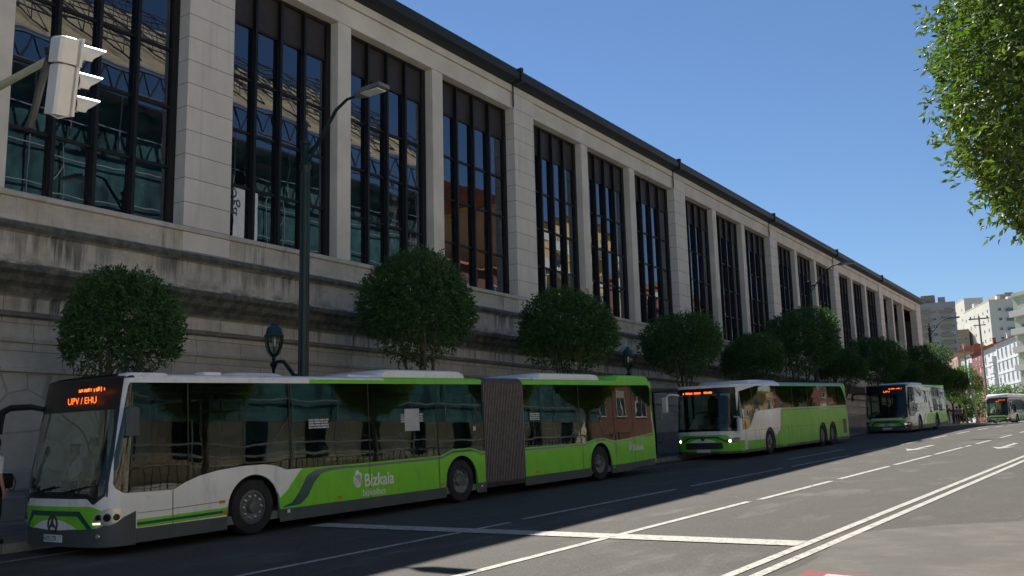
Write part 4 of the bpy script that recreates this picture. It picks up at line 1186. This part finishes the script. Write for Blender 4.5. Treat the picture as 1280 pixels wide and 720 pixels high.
t = tree_proto(21, 4.0, 1.7, 1.7, 9000, .16, M_LEAFL, h0=1.9); place(t, 108, -17.0, .14, False); tag(t, 'sunlit light green tree at the far end of the tree row', 'tree')
# sprouting shoots on the first tree
rn = random.Random(4)
# near tree top right
r = empty('near_tree', label='sunlit leafy tree close to the viewer at the top right', cat='tree')
trunk_mesh(r, 2.4, (0, 0, 4.85), (2.0, 2.0, 2.0), 33, r0=.13, stems=6)
leaf_mesh('crown', 130000, (0, 0, 4.85), (1.95, 1.95, 2.15), .078, 34, M_LEAFN, r, .05, shell=.38, droop=.5)
r.location = (.68, 9.6, .10)
for i, (x, y) in enumerate(((3.5, 22), (3.9, 31), (4.4, 41), (4.9, 50), (5.4, 60), (4.6, 71), (4.2, 82), (3.6, 94), (3.0, 106))):
    c = copy_tree(r); c.location = (x, y, .3+zroad(y)); c.rotation_euler[2] = 1+i; c.name = 'pavement_tree'
    tag(c, ('first', 'second', 'third', 'fourth', 'fifth', 'sixth', 'seventh', 'eighth', 'ninth')[i]+' leafy tree beyond the near one on the opposite pavement, outside the view', 'tree', 'trees on the opposite pavement')
# bushes on the right bank far up the street
def bush(x, y, z, rr, h, seed, label):
    b = empty('bush', (x, y, z), label=label, cat='bush', group='sunlit bushes far up the street'); leaf_mesh('foliage', 5000, (0, 0, h*.5), (rr, rr, h*.6), .35, seed, M_LEAFL, b, .3)
    m = MB(); m.tube([(0, 0, -.3), (0, 0, h*.5)], [.15, .06], 6); m.build('stem', M_BARK, b)
bush(-17.2, 150, 4.0, 4.2, 4.2, 51, 'pale green bush over the roof of the far bus'); bush(-11.5, 150, 4.0, 4.0, 3.8, 52, 'pale green bush at the right edge above the far bus')
bush(-22.5, 146, 3.6, 2.6, 3.8, 53, 'sunlit bush left of the far bus, beside the end tree')

# ------------------------------------------------------------------ bus shelters
def shelter(u, v, label):
    r = empty('bus_shelter', label=label, cat='bus shelter', group='dark bus shelters on the pavement')
    m = MB(); m.rbox(-.75, .75, -2.0, 2.0, 2.40, 2.52, .04); m.build('canopy', M_SIGD, r)
    for x, y in ((-.6, -1.9), (-.6, 1.9), (-.6, 0)):
        m = MB(); m.box(x-.04, x+.04, y-.04, y+.04, 0, 2.4); m.build('post', M_BLACK, r)
    m = MB(); m.box(-.66, -.645, -1.85, 1.85, .3, 2.2); m.build('back_glass', M_LAMPG, r)
    m = MB(); m.rbox(-.55, .65, -1.98, -1.84, .1, 2.38, .03); po = m.build('poster_case', M_BLACK, r)
    m = MB(); m.box(-.45, .55, -1.995, -1.983, .35, 2.2); m.build('poster', simple('shelter_poster_dark', (.05, .045, .045), .2, var=.5, scale=2), po)
    m = MB(); m.box(-.5, -.15, -1.5, 1.5, .44, .49); m.box(-.4, -.3, -1.2, -1.1, 0, .44); m.box(-.4, -.3, 1.1, 1.2, 0, .44); m.build('bench', M_SKIRT, r)
    place(r, u, v, .14)
shelter(32.6, -17.0, 'dark bus shelter panel between the articulated bus and the coach'); shelter(53.4, -17.0, 'dark bus shelter between the coach and the short bus')

# ------------------------------------------------------------------ people
def skin_obj(name, verts, edges, mat, parent, sub=1, root=0):
    me = bpy.data.meshes.new(name); me.from_pydata([v[:3] for v in verts], edges, []); o = bpy.data.objects.new(name, me); COL.objects.link(o)
    md = o.modifiers.new('s', 'SKIN'); md.use_smooth_shade = True
    lay = me.skin_vertices[0].data if me.skin_vertices else None
    if lay is None:
        bpy.context.view_layer.objects.active = o; lay = me.skin_vertices.new().data if hasattr(me.skin_vertices, 'new') else None
    if lay:
        for d, v in zip(lay, verts): d.radius = (v[3], v[4] if len(v) > 4 else v[3])
        lay[root].use_root = True
    sb = o.modifiers.new('b', 'SUBSURF'); sb.levels = sub; sb.render_levels = sub
    dg = bpy.context.evaluated_depsgraph_get(); me2 = bpy.data.meshes.new_from_object(o.evaluated_get(dg)); bpy.data.objects.remove(o)
    me2.name = name; me2.materials.clear(); me2.materials.append(mat)
    o2 = bpy.data.objects.new(name, me2); COL.objects.link(o2); o2.parent = parent; return o2
def person(label, shirt, trouser, pose='stand', hair=M_HAIR, cap=None, h=1.7, group=None):
    root = empty('person', label=label, cat='person', group=group)
    k = h/1.74; st = .12
    sit = pose == 'sit'
    hipz = .93
    J = {'pel': (0, 0, .95, .13, .10), 'sp': (0, .01, 1.15, .125, .09), 'ch': (0, 0, 1.34, .145, .10), 'nb': (0, .01, 1.47, .055), 'hd': (0, -.005, 1.57, .075, .085), 'ht': (0, 0, 1.67, .075, .085), 'nose': (0, -.095, 1.60, .014)}
    for s_, n in ((1, 'l'), (-1, 'r')):
        J['sh'+n] = (s_*.18, 0, 1.40, .055)
        if n == 'l' and pose == 'bag': J['el'+n] = (s_*.25, .0, 1.13, .04); J['wr'+n] = (s_*.30, -.22, 1.13, .028); J['hn'+n] = (s_*.30, -.29, 1.14, .03, .018); fd = (0, -1, -.25)
        elif pose == 'sit': J['el'+n] = (s_*.24, -.08, 1.14, .04); J['wr'+n] = (s_*.2, -.32, 1.16, .028); J['hn'+n] = (s_*.19, -.39, 1.18, .03, .018); fd = (0, -1, 0)
        elif pose == 'walk': J['el'+n] = (s_*.23, .06*s_, 1.13, .04); J['wr'+n] = (s_*.25, -.02+.14*s_*-1, .90, .028); J['hn'+n] = (s_*.25, -.04-.14*s_, .83, .018, .03); fd = (0, -.2, -1)
        else: J['el'+n] = (s_*.235, .02, 1.13, .04); J['wr'+n] = (s_*.245, -.04, .89, .028); J['hn'+n] = (s_*.245, -.06, .82, .018, .03); fd = (0, -.2, -1)
        if sit:
            J['hp'+n] = (s_*.10, 0, .92, .085); J['kn'+n] = (s_*.12, -.42, .94, .06); J['an'+n] = (s_*.12, -.46, .52, .04); J['to'+n] = (s_*.12, -.62, .48, .035)
        else:
            w = .16*s_ if pose == 'walk' else 0.
            J['hp'+n] = (s_*.095, 0, .90, .085); J['kn'+n] = (s_*.10, -.04+w*.5, .50, .058); J['an'+n] = (s_*.10, .03+w, .09, .038); J['to'+n] = (s_*.11, -.13+w, .035, .034)
    names = list(J); E = [('pel', 'sp'), ('sp', 'ch'), ('ch', 'nb'), ('nb', 'hd'), ('hd', 'ht'), ('hd', 'nose')]
    for n in 'lr': E += [('ch', 'sh'+n), ('sh'+n, 'el'+n), ('el'+n, 'wr'+n), ('wr'+n, 'hn'+n), ('pel', 'hp'+n), ('hp'+n, 'kn'+n), ('kn'+n, 'an'+n), ('an'+n, 'to'+n)]
    V = [list(J[n]) for n in names]; ed = [(names.index(a), names.index(b)) for a, b in E]
    for s_, n in ((1, 'l'), (-1, 'r')):
        hx = Vector(J['hn'+n][:3]); f = Vector((0, -1, -.3)) if (pose == 'sit' or (pose == 'bag' and n == 'l')) else Vector((0, -.15, -1)); f.normalize()
        lat = Vector((1, 0, 0)) if abs(f.y) > .5 else Vector((0, 1, 0)); cur = Vector((0, 0, -1)) if abs(f.y) > .5 else Vector((-s_, 0, 0))
        for q, ln in ((-.027, .055), (-.009, .065), (.009, .06), (.026, .048)):
            a = hx+f*.02+lat*q; b = a+f*ln*.6+cur*.008; c_ = b+f*ln*.45+cur*.025
            i0 = len(V); V.append([*a, .009]); V.append([*b, .0085]); V.append([*c_, .007]); ed += [(names.index('hn'+n), i0), (i0, i0+1), (i0+1, i0+2)]
        a = hx-f*.02-lat*.035; b = a-lat*.02+f*.035; i0 = len(V); V.append([*a, .011]); V.append([*b, .009]); ed += [(names.index('hn'+n), i0), (i0, i0+1)]
    skin_obj('body', V, ed, M_SKIN, root)
    gar = lambda nm, keys, es, mat, g: skin_obj(nm, [[*J[k_][:3]]+[r_+g for r_ in J[k_][3:]] for k_ in keys], [(keys.index(a), keys.index(b)) for a, b in es], mat, root)
    ks = ['pel', 'sp', 'ch', 'shl', 'ell', 'shr', 'elr']; gar('shirt', ks, [('pel', 'sp'), ('sp', 'ch'), ('ch', 'shl'), ('shl', 'ell'), ('ch', 'shr'), ('shr', 'elr')], shirt, .014)
    ks = ['pel', 'hpl', 'knl', 'anl', 'hpr', 'knr', 'anr']; gar('trousers', ks, [('pel', 'hpl'), ('hpl', 'knl'), ('knl', 'anl'), ('pel', 'hpr'), ('hpr', 'knr'), ('knr', 'anr')], trouser, .017)
    for n in 'lr':
        m = MB(); a = J['an'+n]; t = J['to'+n]; m.rbox(a[0]-.045, a[0]+.045, t[1]-.04, a[1]+.06, t[2]-.035, t[2]+.05, .025); m.build('shoe', M_BLACK, root)
    m = MB(); m.lathe([(.088, 1.60), (.098, 1.65), (.092, 1.71), (.06, 1.755), (.01, 1.77)], (0, .018, 0), 12); m.build('hair', hair, root, True)
    if cap:
        m = MB(); m.lathe([(.104, 1.66), (.106, 1.70), (.09, 1.76), (.05, 1.79), (.01, 1.795)], (0, .01, 0), 14); m.rbox(-.08, .08, -.2, -.07, 1.665, 1.68, .005); m.build('cap', cap, root, True)
    # eyes and mouth
    m = MB()
    for s_ in (1, -1): m.lathe([(.001, 0), (.012, .004), (.001, .012)], (s_*.03, -.083, 1.61), 6)
    m.build('eyes', M_INK, root); m = MB(); m.box(-.022, .022, -.088, -.078, 1.548, 1.556); m.build('mouth', simple('lips', (.35, .12, .10), .5), root)
    root.scale = (k, k, k)
    return root
CW = simple('cloth_white', (.62, .62, .6), .85); CB = simple('cloth_black', (.015, .015, .017), .8); CN = simple('cloth_navy', (.03, .04, .08), .85); CR = simple('cloth_rose', (.35, .12, .13), .85)
CG = simple('cloth_grey', (.18, .18, .19), .85); CT = simple('cloth_tan', (.35, .28, .2), .85); CBl = simple('cloth_blue', (.09, .16, .32), .85)
p = person('person in white top holding a dark bag, cut off by the left edge', CW, CB, 'bag'); p.location = P(7.42, -14.98-.9, .14); p.rotation_euler = (0, 0, math.radians(64))
p.location = P(8.0, -16.15, .14); p.rotation_euler = (0, 0, PI)
bg = empty('handbag', label='black handbag with a strap loop held at the left edge', cat='handbag')
m = MB(); m.rbox(-.17, .17, -.07, .07, -.11, .12, .045); m.build('bag_body', CB, bg)
m = MB(); m.tube([(.1+.05*math.cos(t), 0, -.07+.12*math.sin(t)) for t in [2*PI*i/16 for i in range(17)]], .008, 5); 
m.v = [(x+.06, y, z) for x, y, z in m.v]; m.build('strap', CB, bg)
bg.location = Vector(P(8.27, -16.42, 1.13)); bg.rotation_euler = (math.radians(20), 0, math.radians(70))
# on board the articulated bus
def on_bus(label, x, y, z, **k):
    q = person(label, **k); w = Matrix.Translation(Vector(P(8.22, -14.63))) @ Matrix.Rotation(heading(8), 4, 'Z') @ Matrix.Rotation(pitch(8), 4, 'X')
    q.location = w @ Vector((x, y, z)); q.rotation_euler = (0, 0, heading(8)); return q
on_bus('person in a white cap and light top standing behind the left of the windscreen', -.86, .78, .16, shirt=CW, trouser=CN, pose='stand', cap=CW, h=1.6)
on_bus('person with dark hair and grey top standing beside the one in the white cap', -.60, .95, .16, shirt=CG, trouser=CB, pose='stand', h=1.6)
on_bus('person in navy driving the articulated bus behind the wheel', .62, 1.42, .16, shirt=CN, trouser=CN, pose='sit', h=1.7)
on_bus('person in white seated by the window under the square notice', .85, 7.1, -.05, shirt=CW, trouser=CN, pose='sit')
on_bus('person in light top seated by the window right of the first notice', .85, 5.45, -.05, shirt=CT, trouser=CB, pose='sit')
peds = [(87.8, -17.2, CG, CB, 'person in dark grey standing leftmost of the group under the far trees'), (89.5, -17.6, CW, CN, 'person in a white top beside the second far trunk'),
        (91.5, -17.4, CB, CB, 'person all in black right of the white topped one under the far trees'), (95.5, -17.4, CN, CT, 'person in navy with tan trousers in the middle of the far group'),
        (98.0, -17.2, CR, CN, 'person in a rose top left of the leaning tree'), (102.0, -17.3, CBl, CB, 'person in blue right of the leaning tree trunk'), (104.5, -17.6, CT, CG, 'person in tan top nearest the pale post at the kerb')]
for i, (u, v, a, b, lb) in enumerate(peds):
    q = person(lb, a, b, 'walk' if i % 2 else 'stand', h=1.62+.03*(i % 4), group='people waiting under the far trees'); q.location = P(u, v, .14); q.rotation_euler = (0, 0, (-.6, .4, 2.8, .1, -.3, 3.3, 1.2)[i])

# ------------------------------------------------------------------ background buildings
def building(name, label, loc, rot, w, d, h, wall, floors, cols, roofmat=None, roofh=1.2, side_cols=0, balcony=None, cat='building', group=None, z0=2.5, winw=.9, winh=1.4, pane_sub=True, blue=None, plant=False, cs=None, cornice=True):
    r = empty(name, loc, (0, 0, rot), label=label, cat=cat, group=group)
    m = MB(); m.box(0, w, 0, d, -6, h)
    if cornice:
        m.box(-.15, w+.15, -.2, d+.15, h-.4, h-.02)
        for f in range(1, floors): 
            z = z0+(h-1-z0)*f/floors-.35; m.box(-.04, w+.04, -.07, 0, z, z+.12)
    m.build('wall', wall, r)
    fh = (h-1.0-z0)/floors
    def win(x, z, side):
        m = MB(); g = MB()
        if side == 'f':
            m.box(x-winw/2-.08, x-winw/2, -.06, .02, z, z+winh); m.box(x+winw/2, x+winw/2+.08, -.06, .02, z, z+winh); m.box(x-winw/2-.12, x+winw/2+.12, -.1, .02, z-.1, z); m.box(x-winw/2-.08, x+winw/2+.08, -.06, .02, z+winh, z+winh+.08); m.box(x-.03, x+.03, -.05, 0, z, z+winh)
            g.box(x-winw/2, x+winw/2, -.03, -.002, z, z+winh)
        else:
            m.box(-.06, .02, x-winw/2-.08, x-winw/2, z, z+winh); m.box(-.06, .02, x+winw/2, x+winw/2+.08, z, z+winh); m.box(-.1, .02, x-winw/2-.12, x+winw/2+.12, z-.1, z); m.box(-.06, .02, x-winw/2-.08, x+winw/2+.08, z+winh, z+winh+.08)
            g.box(-.03, -.002, x-winw/2, x+winw/2, z, z+winh)
        wo = m.build('window', M_WINF, r)
        if random.random() < .35:
            q = MB(); hh = winh*random.uniform(.25, .8)
            if side == 'f': q.box(x-winw/2, x+winw/2, -.045, -.031, z+winh-hh, z+winh)
            else: q.box(-.045, -.031, x-winw/2, x+winw/2, z+winh-hh, z+winh)
            q.build('blind', MATS['cloth_tan'] if random.random() < .4 else M_WINF, wo)
        g.build('pane', M_PANE, wo)
    cnt = 0
    for f in range(floors):
        for c in range(cols):
            if cnt < 96: win(w*(c+.5)/cols, z0+fh*f+.5, 'f'); cnt += 1
        for c in range(side_cols):
            if cnt < 99: win(d*(c+.5)/side_cols, z0+fh*f+.5, 's'); cnt += 1
        if balcony:
            for (ba, bb) in balcony:
                m = MB(); z = z0+fh*f+.3; m.box(w*ba, w*bb, -1.0, 0, z-.15, z); m.box(w*ba, w*bb, -1.0, -.93, z, z+.95); m.box(w*ba, w*ba+.06, -.93, 0, z, z+.95); m.box(w*bb-.06, w*bb, -.93, 0, z, z+.95)
                m.build('balcony', blue or wall, r)
    if roofmat:
        m = MB(); e = .5
        vs = [(-e, -e, h), (w+e, -e, h), (w+e, d+e, h), (-e, d+e, h), (w*.0-e, d/2, h+roofh), (w+e, d/2, h+roofh)]
        m.add(vs, [(0, 1, 5, 4), (2, 3, 4, 5), (0, 4, 3), (1, 2, 5), (3, 2, 1, 0)]); ro = m.build('roof', roofmat, r)
        m = MB(); cx = w*.3; m.box(cx, cx+.8, d*.4, d*.4+.6, h+.2, h+roofh+1.0); m.box(cx-.1, cx+.9, d*.4-.1, d*.4+.7, h+roofh+1.0, h+roofh+1.12); m.build('chimney', wall, ro)
    else:
        m = MB(); m.box(-.1, w+.1, -.1, d+.1, h, h+.3)
        if plant:
            rn = random.Random(len(label))
            for k in range(7):
                x = w*rn.random()*.8; y = d*rn.random()*.6; s1 = w*.1*rn.uniform(.6, 1.5); m.box(x, x+s1, y, y+3, h+.3, h+rn.uniform(1.2, 3.2))
        m.build('parapet', roofmat or wall, r)
        if plant:
            m = MB(); m.box(w*.35, w*.62, d*.2, d*.7, h+.3, h+3.4); m.build('lift_housing', W9, r)
    return r
W1 = simple('tower_grey_render', (.36, .36, .36), .9, var=.06, scale=.1); W2 = simple('tower_white_render', (.66, .64, .57), .9, var=.05, scale=.1); W3 = simple('house_white_render', (.62, .63, .64), .9, var=.08, scale=.3)
W4 = simple('house_red_render', (.30, .07, .06), .9, var=.1, scale=.3); W5 = simple('house_pale_green_render', (.48, .52, .40), .9, var=.06, scale=.3); W6 = simple('house_salmon_render', (.52, .34, .24), .9, var=.1, scale=.3)
W7 = simple('ochre_facade', (.62, .44, .22), .85, var=.12, scale=.3); W8 = simple('sandy_stone_facade', (.66, .58, .44), .85, var=.15, scale=.5); BLU = simple('blue_glazed_balcony', (.10, .20, .28), .4)
W9 = simple('brown_render', (.30, .245, .19), .9)
TB = [(.25, .42), (.72, .92)]
building('apartment_tower', 'grey shaded apartment tower with stacked balconies just right of the station end', (-70.5, 366, 5), math.radians(8), 17.0, 12, 43.5, W1, 14, 6, balcony=[(.32, .52), (.7, .93)], group='high rise towers on the hill', z0=3, winw=1.3, winh=1.2, plant=True, cornice=False, cat='tower block', blue=W9)
# bright tower: broad sunlit flank (local x-) and shaded front
def rotv(nx, ny): return math.atan2(nx, -ny)     # rotation so that local -y faces (nx,ny)
RT = math.radians(21.7)
building('apartment_tower', 'bright white apartment tower with a sunlit left flank and shaded right side', (-51.16, 441.1, 5), RT, 15.5, 42, 52.0, W2, 12, 2, side_cols=6, balcony=[(.4, .72)], group='high rise towers on the hill', winw=1.1, winh=1.1, plant=True, cornice=False, cat='tower block', blue=BLU)
building('apartment_tower', 'narrow cream tower with a brown base between the grey and the bright white towers', (-73.2, 533, 6), RT, 9, 24, 64.5, W2, 12, 1, side_cols=2, group='high rise towers on the hill', winw=1.1, winh=1.1, plant=False, cornice=False, cat='tower block')
building('apartment_block', 'brown block standing below the narrow cream tower', (-69.2, 467, 5), math.radians(8), 5.8, 12, 43, W9, 10, 2, group=None, winw=1.1, winh=1.2, cornice=False, cat='block')
building('apartment_tower', 'bluish shaded tower behind the bright white one at the right', (-57.0, 525, 6), RT, 14, 20, 62.0, W1, 14, 3, group='high rise towers on the hill', winw=1.2, winh=1.2, plant=True, cornice=False, cat='tower block')
# house row climbing toward the right edge
row = [(-46.5, 291.0, 20.0, 18.0, W6, M_ROOF, 'salmon house with red roof at the left end of the sunlit row', 5, 5),
       (-39.0, 268.5, 17.5, 16.5, W3, M_ROOF, 'white house with a red gable in the row left of the red house', 5, 4),
       (-34.0, 250.0, 15.5, 16.0, W4, M_ROOF, 'dark red fronted house in the sunlit row', 5, 4),
       (-29.2, 232.5, 16.0, 15.5, W3, M_ROOF, 'white house with balconies between the red house and the pole', 5, 4),
       (-24.6, 215.0, 18.0, 15.5, W3, M_ROOF, 'tall white house with red roof beside the pale green block', 5, 5)]
for i, (x, y, w, h, wl, rf, lb, fl, co) in enumerate(row):
    # facade turned to the street and the camera
    building('row_house', lb, (x, y, zroad(y)), math.radians(-72), w, 10, h, wl, fl, co, rf, 2.2, group='row of sunlit houses up the hill', balcony=[(.55, .85)] if i % 2 else None, winw=1.0, winh=1.7, side_cols=0, cat='house')
building('apartment_block', 'pale green and cream block with balconies at the right edge', (-18.6, 194, 3.6), math.radians(-50), 16, 12, 23.0, W5, 6, 3, balcony=[(.0, .35), (.6, .95)], winw=1.4, winh=1.5, cat='apartment block', side_cols=2, blue=W2)
# low retaining wall past the station
m = MB(); pts = []
for u in rng(101, 150, 4): pts.append(P(u, -19.6+(.0), 0))
for a, b in zip(pts, pts[1:]):
    d = Vector(b)-Vector(a); n = Vector((-d.y, d.x, 0)).normalized()*.4
    m.add([a, b, tuple(Vector(b)+n), tuple(Vector(a)+n)]+[tuple(Vector(q)+Vector((0, 0, 2.7))) for q in (a, b, Vector(b)+n, Vector(a)+n)], [(3, 2, 1, 0), (4, 5, 6, 7), (0, 1, 5, 4), (1, 2, 6, 5), (2, 3, 7, 6), (3, 0, 4, 7)])
tag(m.build('retaining_wall', simple('pale_wall', (.42, .38, .30), .85, var=.15)), 'pale low wall behind the waiting people at the end of the pavement', 'wall')
m = MB(); m.tube([(0, 0, 0), (.0, 0, 3.4)], [.12, .12], 8); m.rbox(-.18, .18, -.18, .18, 0, .25, .03)
o = m.build('pale_post', simple('post_cream', (.45, .38, .28), .7)); o.location = P(106.5, -15.9, .14); o.rotation_euler = (0, math.radians(-5), 0); tag(o, 'pale sunlit post leaning at the kerb just left of the far bus', 'post')
# utility poles
def upole(x, y, z, h, lb, arms=True):
    r = empty('utility_pole', (x, y, z), label=lb, cat='pole', group='tall poles up the street')
    m = MB(); m.tube([(0, 0, -1), (0, 0, h)], [.20, .13], 8); m.build('post', simple('weathered_pole', (.27, .235, .19), .8), r)
    m = MB(); m.box(-1.5, 1.5, -.08, .08, h-.5, h-.3); m.box(-1.3, -1.1, -.1, .1, h-.3, h); m.box(1.1, 1.3, -.1, .1, h-.3, h); m.box(-.9, .9, -.06, .06, h-1.5, h-1.35); m.build('crossarm', MATS['weathered_pole'], r)
upole(-20.9, 166, 3.6, 16.6, 'tallest pole with a flat top, in front of the white houses'); upole(-24.9, 176, 3.6, 12.3, 'lower pole left of the tallest pole')

# ------------------------------------------------------------------ opposite side of the street (seen only as reflections in glass and paint)
r = empty('scaffolded_building', (15, 22, .5), label='stone building wrapped in teal netting and scaffold under a temporary truss roof, across the street', cat='building')
m = MB(); m.box(0, 14, 0, 43, -1, 24.0); m.build('wall', W8, r)
m = MB(); m.box(-1.45, -1.43, 0, 43, 4.0, 23.5); m.build('netting', M_NET, r)
for f in range(6):
    for c in range(10):
        m = MB(); y = 2+c*4.2; z = 2+f*3.6; m.box(-.08, .02, y, y+1.5, z, z+2.2); m.build('window', M_PANE, r)
m = MB()
for i in range(15): m.tube([(-1.62, i*43/14, -.5), (-1.62, i*43/14, 24)], .05, 5)
for k in range(11): m.tube([(-1.62, 0, 2.3*k+.5), (-1.62, 43, 2.3*k+.5)], .05, 5); m.box(-1.4, -.3, 0, 43, 2.3*k-.1, 2.3*k)
for i in range(14): m.tube([(-1.64, i*43/14, 6.9*(i % 3)), (-1.64, (i+1)*43/14, 6.9*(i % 3)+4.6)], .04, 5)
m.build('scaffold', simple('scaffold_steel', (.35, .36, .36), .4, .6), r)
m = MB(); m.loft([[(-4, -1, 24.9), (-4, 44, 24.9), (10, 44, 35.0), (10, -1, 35.0)], [(-4, -1, 25.05), (-4, 44, 25.05), (10, 44, 35.15), (10, -1, 35.15)]], 0, True)
m.build('temporary_roof', simple('roof_sheet_beige', (.66, .58, .42), .7, var=.2, scale=.4), r)
_m = MATS['roof_sheet_beige']; _nt = _m.node_tree; _p = [n for n in _nt.nodes if n.type == 'BSDF_PRINCIPLED'][0]; _t = _nt.nodes.new('ShaderNodeBsdfTranslucent'); _t.inputs[0].default_value = (.75, .64, .44, 1); _x = _nt.nodes.new('ShaderNodeMixShader'); _x.inputs[0].default_value = .6
_o = [n for n in _nt.nodes if n.type == 'OUTPUT_MATERIAL'][0]; _nt.links.new(_p.outputs[0], _x.inputs[1]); _nt.links.new(_t.outputs[0], _x.inputs[2]); _nt.links.new(_x.outputs[0], _o.inputs['Surface'])
m = MB()
for y in rng(-1, 44, 3.4):
    for (xa, xb) in ((-4, 10),):
        n = 8
        for i in range(n):
            x0_, x1_ = xa+(xb-xa)*i/n, xa+(xb-xa)*(i+1)/n; zt0, zt1 = 26.3+10.2*i/n, 26.3+10.2*(i+1)/n
            m.tube([(x0_, y, zt0-.1), (x1_, y, zt1-.1)], .055, 4); m.tube([(x0_, y, zt0-1.1), (x1_, y, zt1-1.1)], .055, 4); m.tube([(x0_, y, zt0-1.1), (x1_, y, zt1-.1)], .035, 4); m.tube([(x1_, y, zt1-.1), (x1_, y, zt1-1.1)], .035, 4)
for i in range(36):
    y = -1+i*1.25; m.tube([(-3.9, y, 23.1), (-3.9, y+.62, 24.7)], .07, 4); m.tube([(-3.9, y+.62, 24.7), (-3.9, y+1.25, 23.1)], .07, 4)
m.tube([(-3.9, -1, 23.1), (-3.9, 44, 23.1)], .1, 5); m.tube([(-3.9, -1, 24.7), (-3.9, 44, 24.7)], .1, 5)
for q in range(9): m.tube([(-4+14*q/8, -1, 26.2+10.1*q/8), (-4+14*q/8, 44, 26.2+10.1*q/8)], .05, 4)
m.build('roof_truss', simple('truss_steel_dark', (.07, .085, .11), .5, .3), r)
def opp(lb, y, w, h, wl, fl, co, rf=None, balc=None, blue=None, d=14):
    return building('street_building', lb, (15, y+w, .034*y if y < 60 else 2.2), -PI/2, w, d, h, wl, fl, co, rf, 3, balcony=balc, blue=blue, cat='building', winw=1.3, winh=2.0)
opp('brown brick building with red roof across the street, outside the view', 66, 13, 17, simple('red_brick', (.17, .075, .05), .9), 4, 4, M_ROOF)
opp('ochre apartment building with balconies across the street, outside the view', 80, 24, 25, W7, 7, 7, M_ROOF, [(.1, .3), (.45, .6), (.75, .95)], W2)
opp('red brick apartment building with white windows across the street, outside the view', 104, 31, 20, simple('red_brick_facade', (.22, .085, .06), .9, var=.2), 6, 9, None, [(.1, .3), (.6, .8)])
opp('red fronted house across the street, outside the view', 136, 14, 18, W4, 5, 4, M_ROOF)
opp('second white apartment building across the street, outside the view', 151, 30, 21, W3, 6, 8, M_ROOF, [(.1, .3), (.6, .8)])
opp('sandy stone building behind the viewer, outside the view', -14, 34, 19, W8, 5, 9, M_ROOF, [(.2, .35), (.6, .75)])
r = empty('railing', label='black iron railing along the opposite pavement, outside the view', cat='railing'); m = MB()
for i in range(150):
    y = 6+i*.35; z = .14+.034*y; m.box(6.97, 7.0, y, y+.03, z, z+1.1)
m.build('bars', M_BLACK, r); m = MB(); m.tube([(6.985, 6, .14+.2+1.1), (6.985, 58.5, .14+.034*58.5+1.1)], .03, 6); m.tube([(6.985, 6, .14+.2+.15), (6.985, 58.5, .14+.034*58.5+.15)], .02, 6); m.build('rails', M_BLACK, r)
bn = empty('banner', (12.9, 44.2, 0), label='white vertical banner hanging on the scaffold across the street', cat='banner')
m = MB(); m.box(0, .03, 0, 1.1, 16.3, 22.6); m.build('cloth', CW, bn)
text_mesh('exsoga', 1.25, 'banner_lettering', M_INK, bn, (-.01, .3, 22.2), (0, PI/2, PI), .002, sx=1.2); m = MB(); m.tube([(0.05, -.1, 22.65), (0.05, 1.2, 22.65)], .04, 6); m.build('rod', M_SKIRT, bn)

# ------------------------------------------------------------------ light
SUNV = Vector((-.68, .62, 1.0)).normalized()      # towards the sun
el = math.asin(SUNV.z); az = math.atan2(SUNV.x, SUNV.y)
sd = bpy.data.lights.new('sun', 'SUN'); sd.energy = 4.3; sd.angle = math.radians(.53); sd.color = (1., .945, .86)
so = bpy.data.objects.new('sun', sd); COL.objects.link(so); so.rotation_euler = SUNV.to_track_quat('Z', 'Y').to_euler()
w = bpy.data.worlds.new('World'); SC.world = w; w.use_nodes = True; nt = w.node_tree
sky = nt.nodes.new('ShaderNodeTexSky'); sky.sky_type = 'NISHITA'; sky.sun_disc = False; sky.sun_elevation = el; sky.sun_rotation = az
sky.air_density = 1.0; sky.dust_density = 0.0; sky.ozone_density = 7.0; sky.altitude = 50
bgn = nt.nodes['Background']; nt.links.new(sky.outputs[0], bgn.inputs[0]); bgn.inputs[1].default_value = .0475

# ------------------------------------------------------------------ camera
F = 1190.; v1 = (800., -177.); D = 7188.3
f_ = Vector((v1[0], v1[1], -F)).normalized(); zc = Vector((-.025*D, D, -F)).normalized()
zc = (zc-f_*f_.dot(zc)).normalized(); xc = f_.cross(zc)
Rm = Matrix((xc, f_, zc))            # rows: world axes in camera space -> world = Rm @ cam
cam = bpy.data.cameras.new('camera'); co = bpy.data.objects.new('camera', cam); COL.objects.link(co)
co.matrix_world = Matrix.Translation((0, 0, H_EYE)) @ Rm.to_4x4()
cam.sensor_width = 36; cam.lens = 36*F/1280; cam.clip_end = 4000; cam.clip_start = .05
SC.camera = co
SC.view_settings.view_transform = 'Standard'; SC.view_settings.look = 'None'; SC.view_settings.exposure = 1.12; SC.view_settings.gamma = 1
SC.view_settings.use_curve_mapping = False
SC.cycles.max_bounces = 8; SC.cycles.transparent_max_bounces = 24; SC.cycles.glossy_bounces = 4; SC.cycles.diffuse_bounces = 5
SC.cycles.use_denoising = True
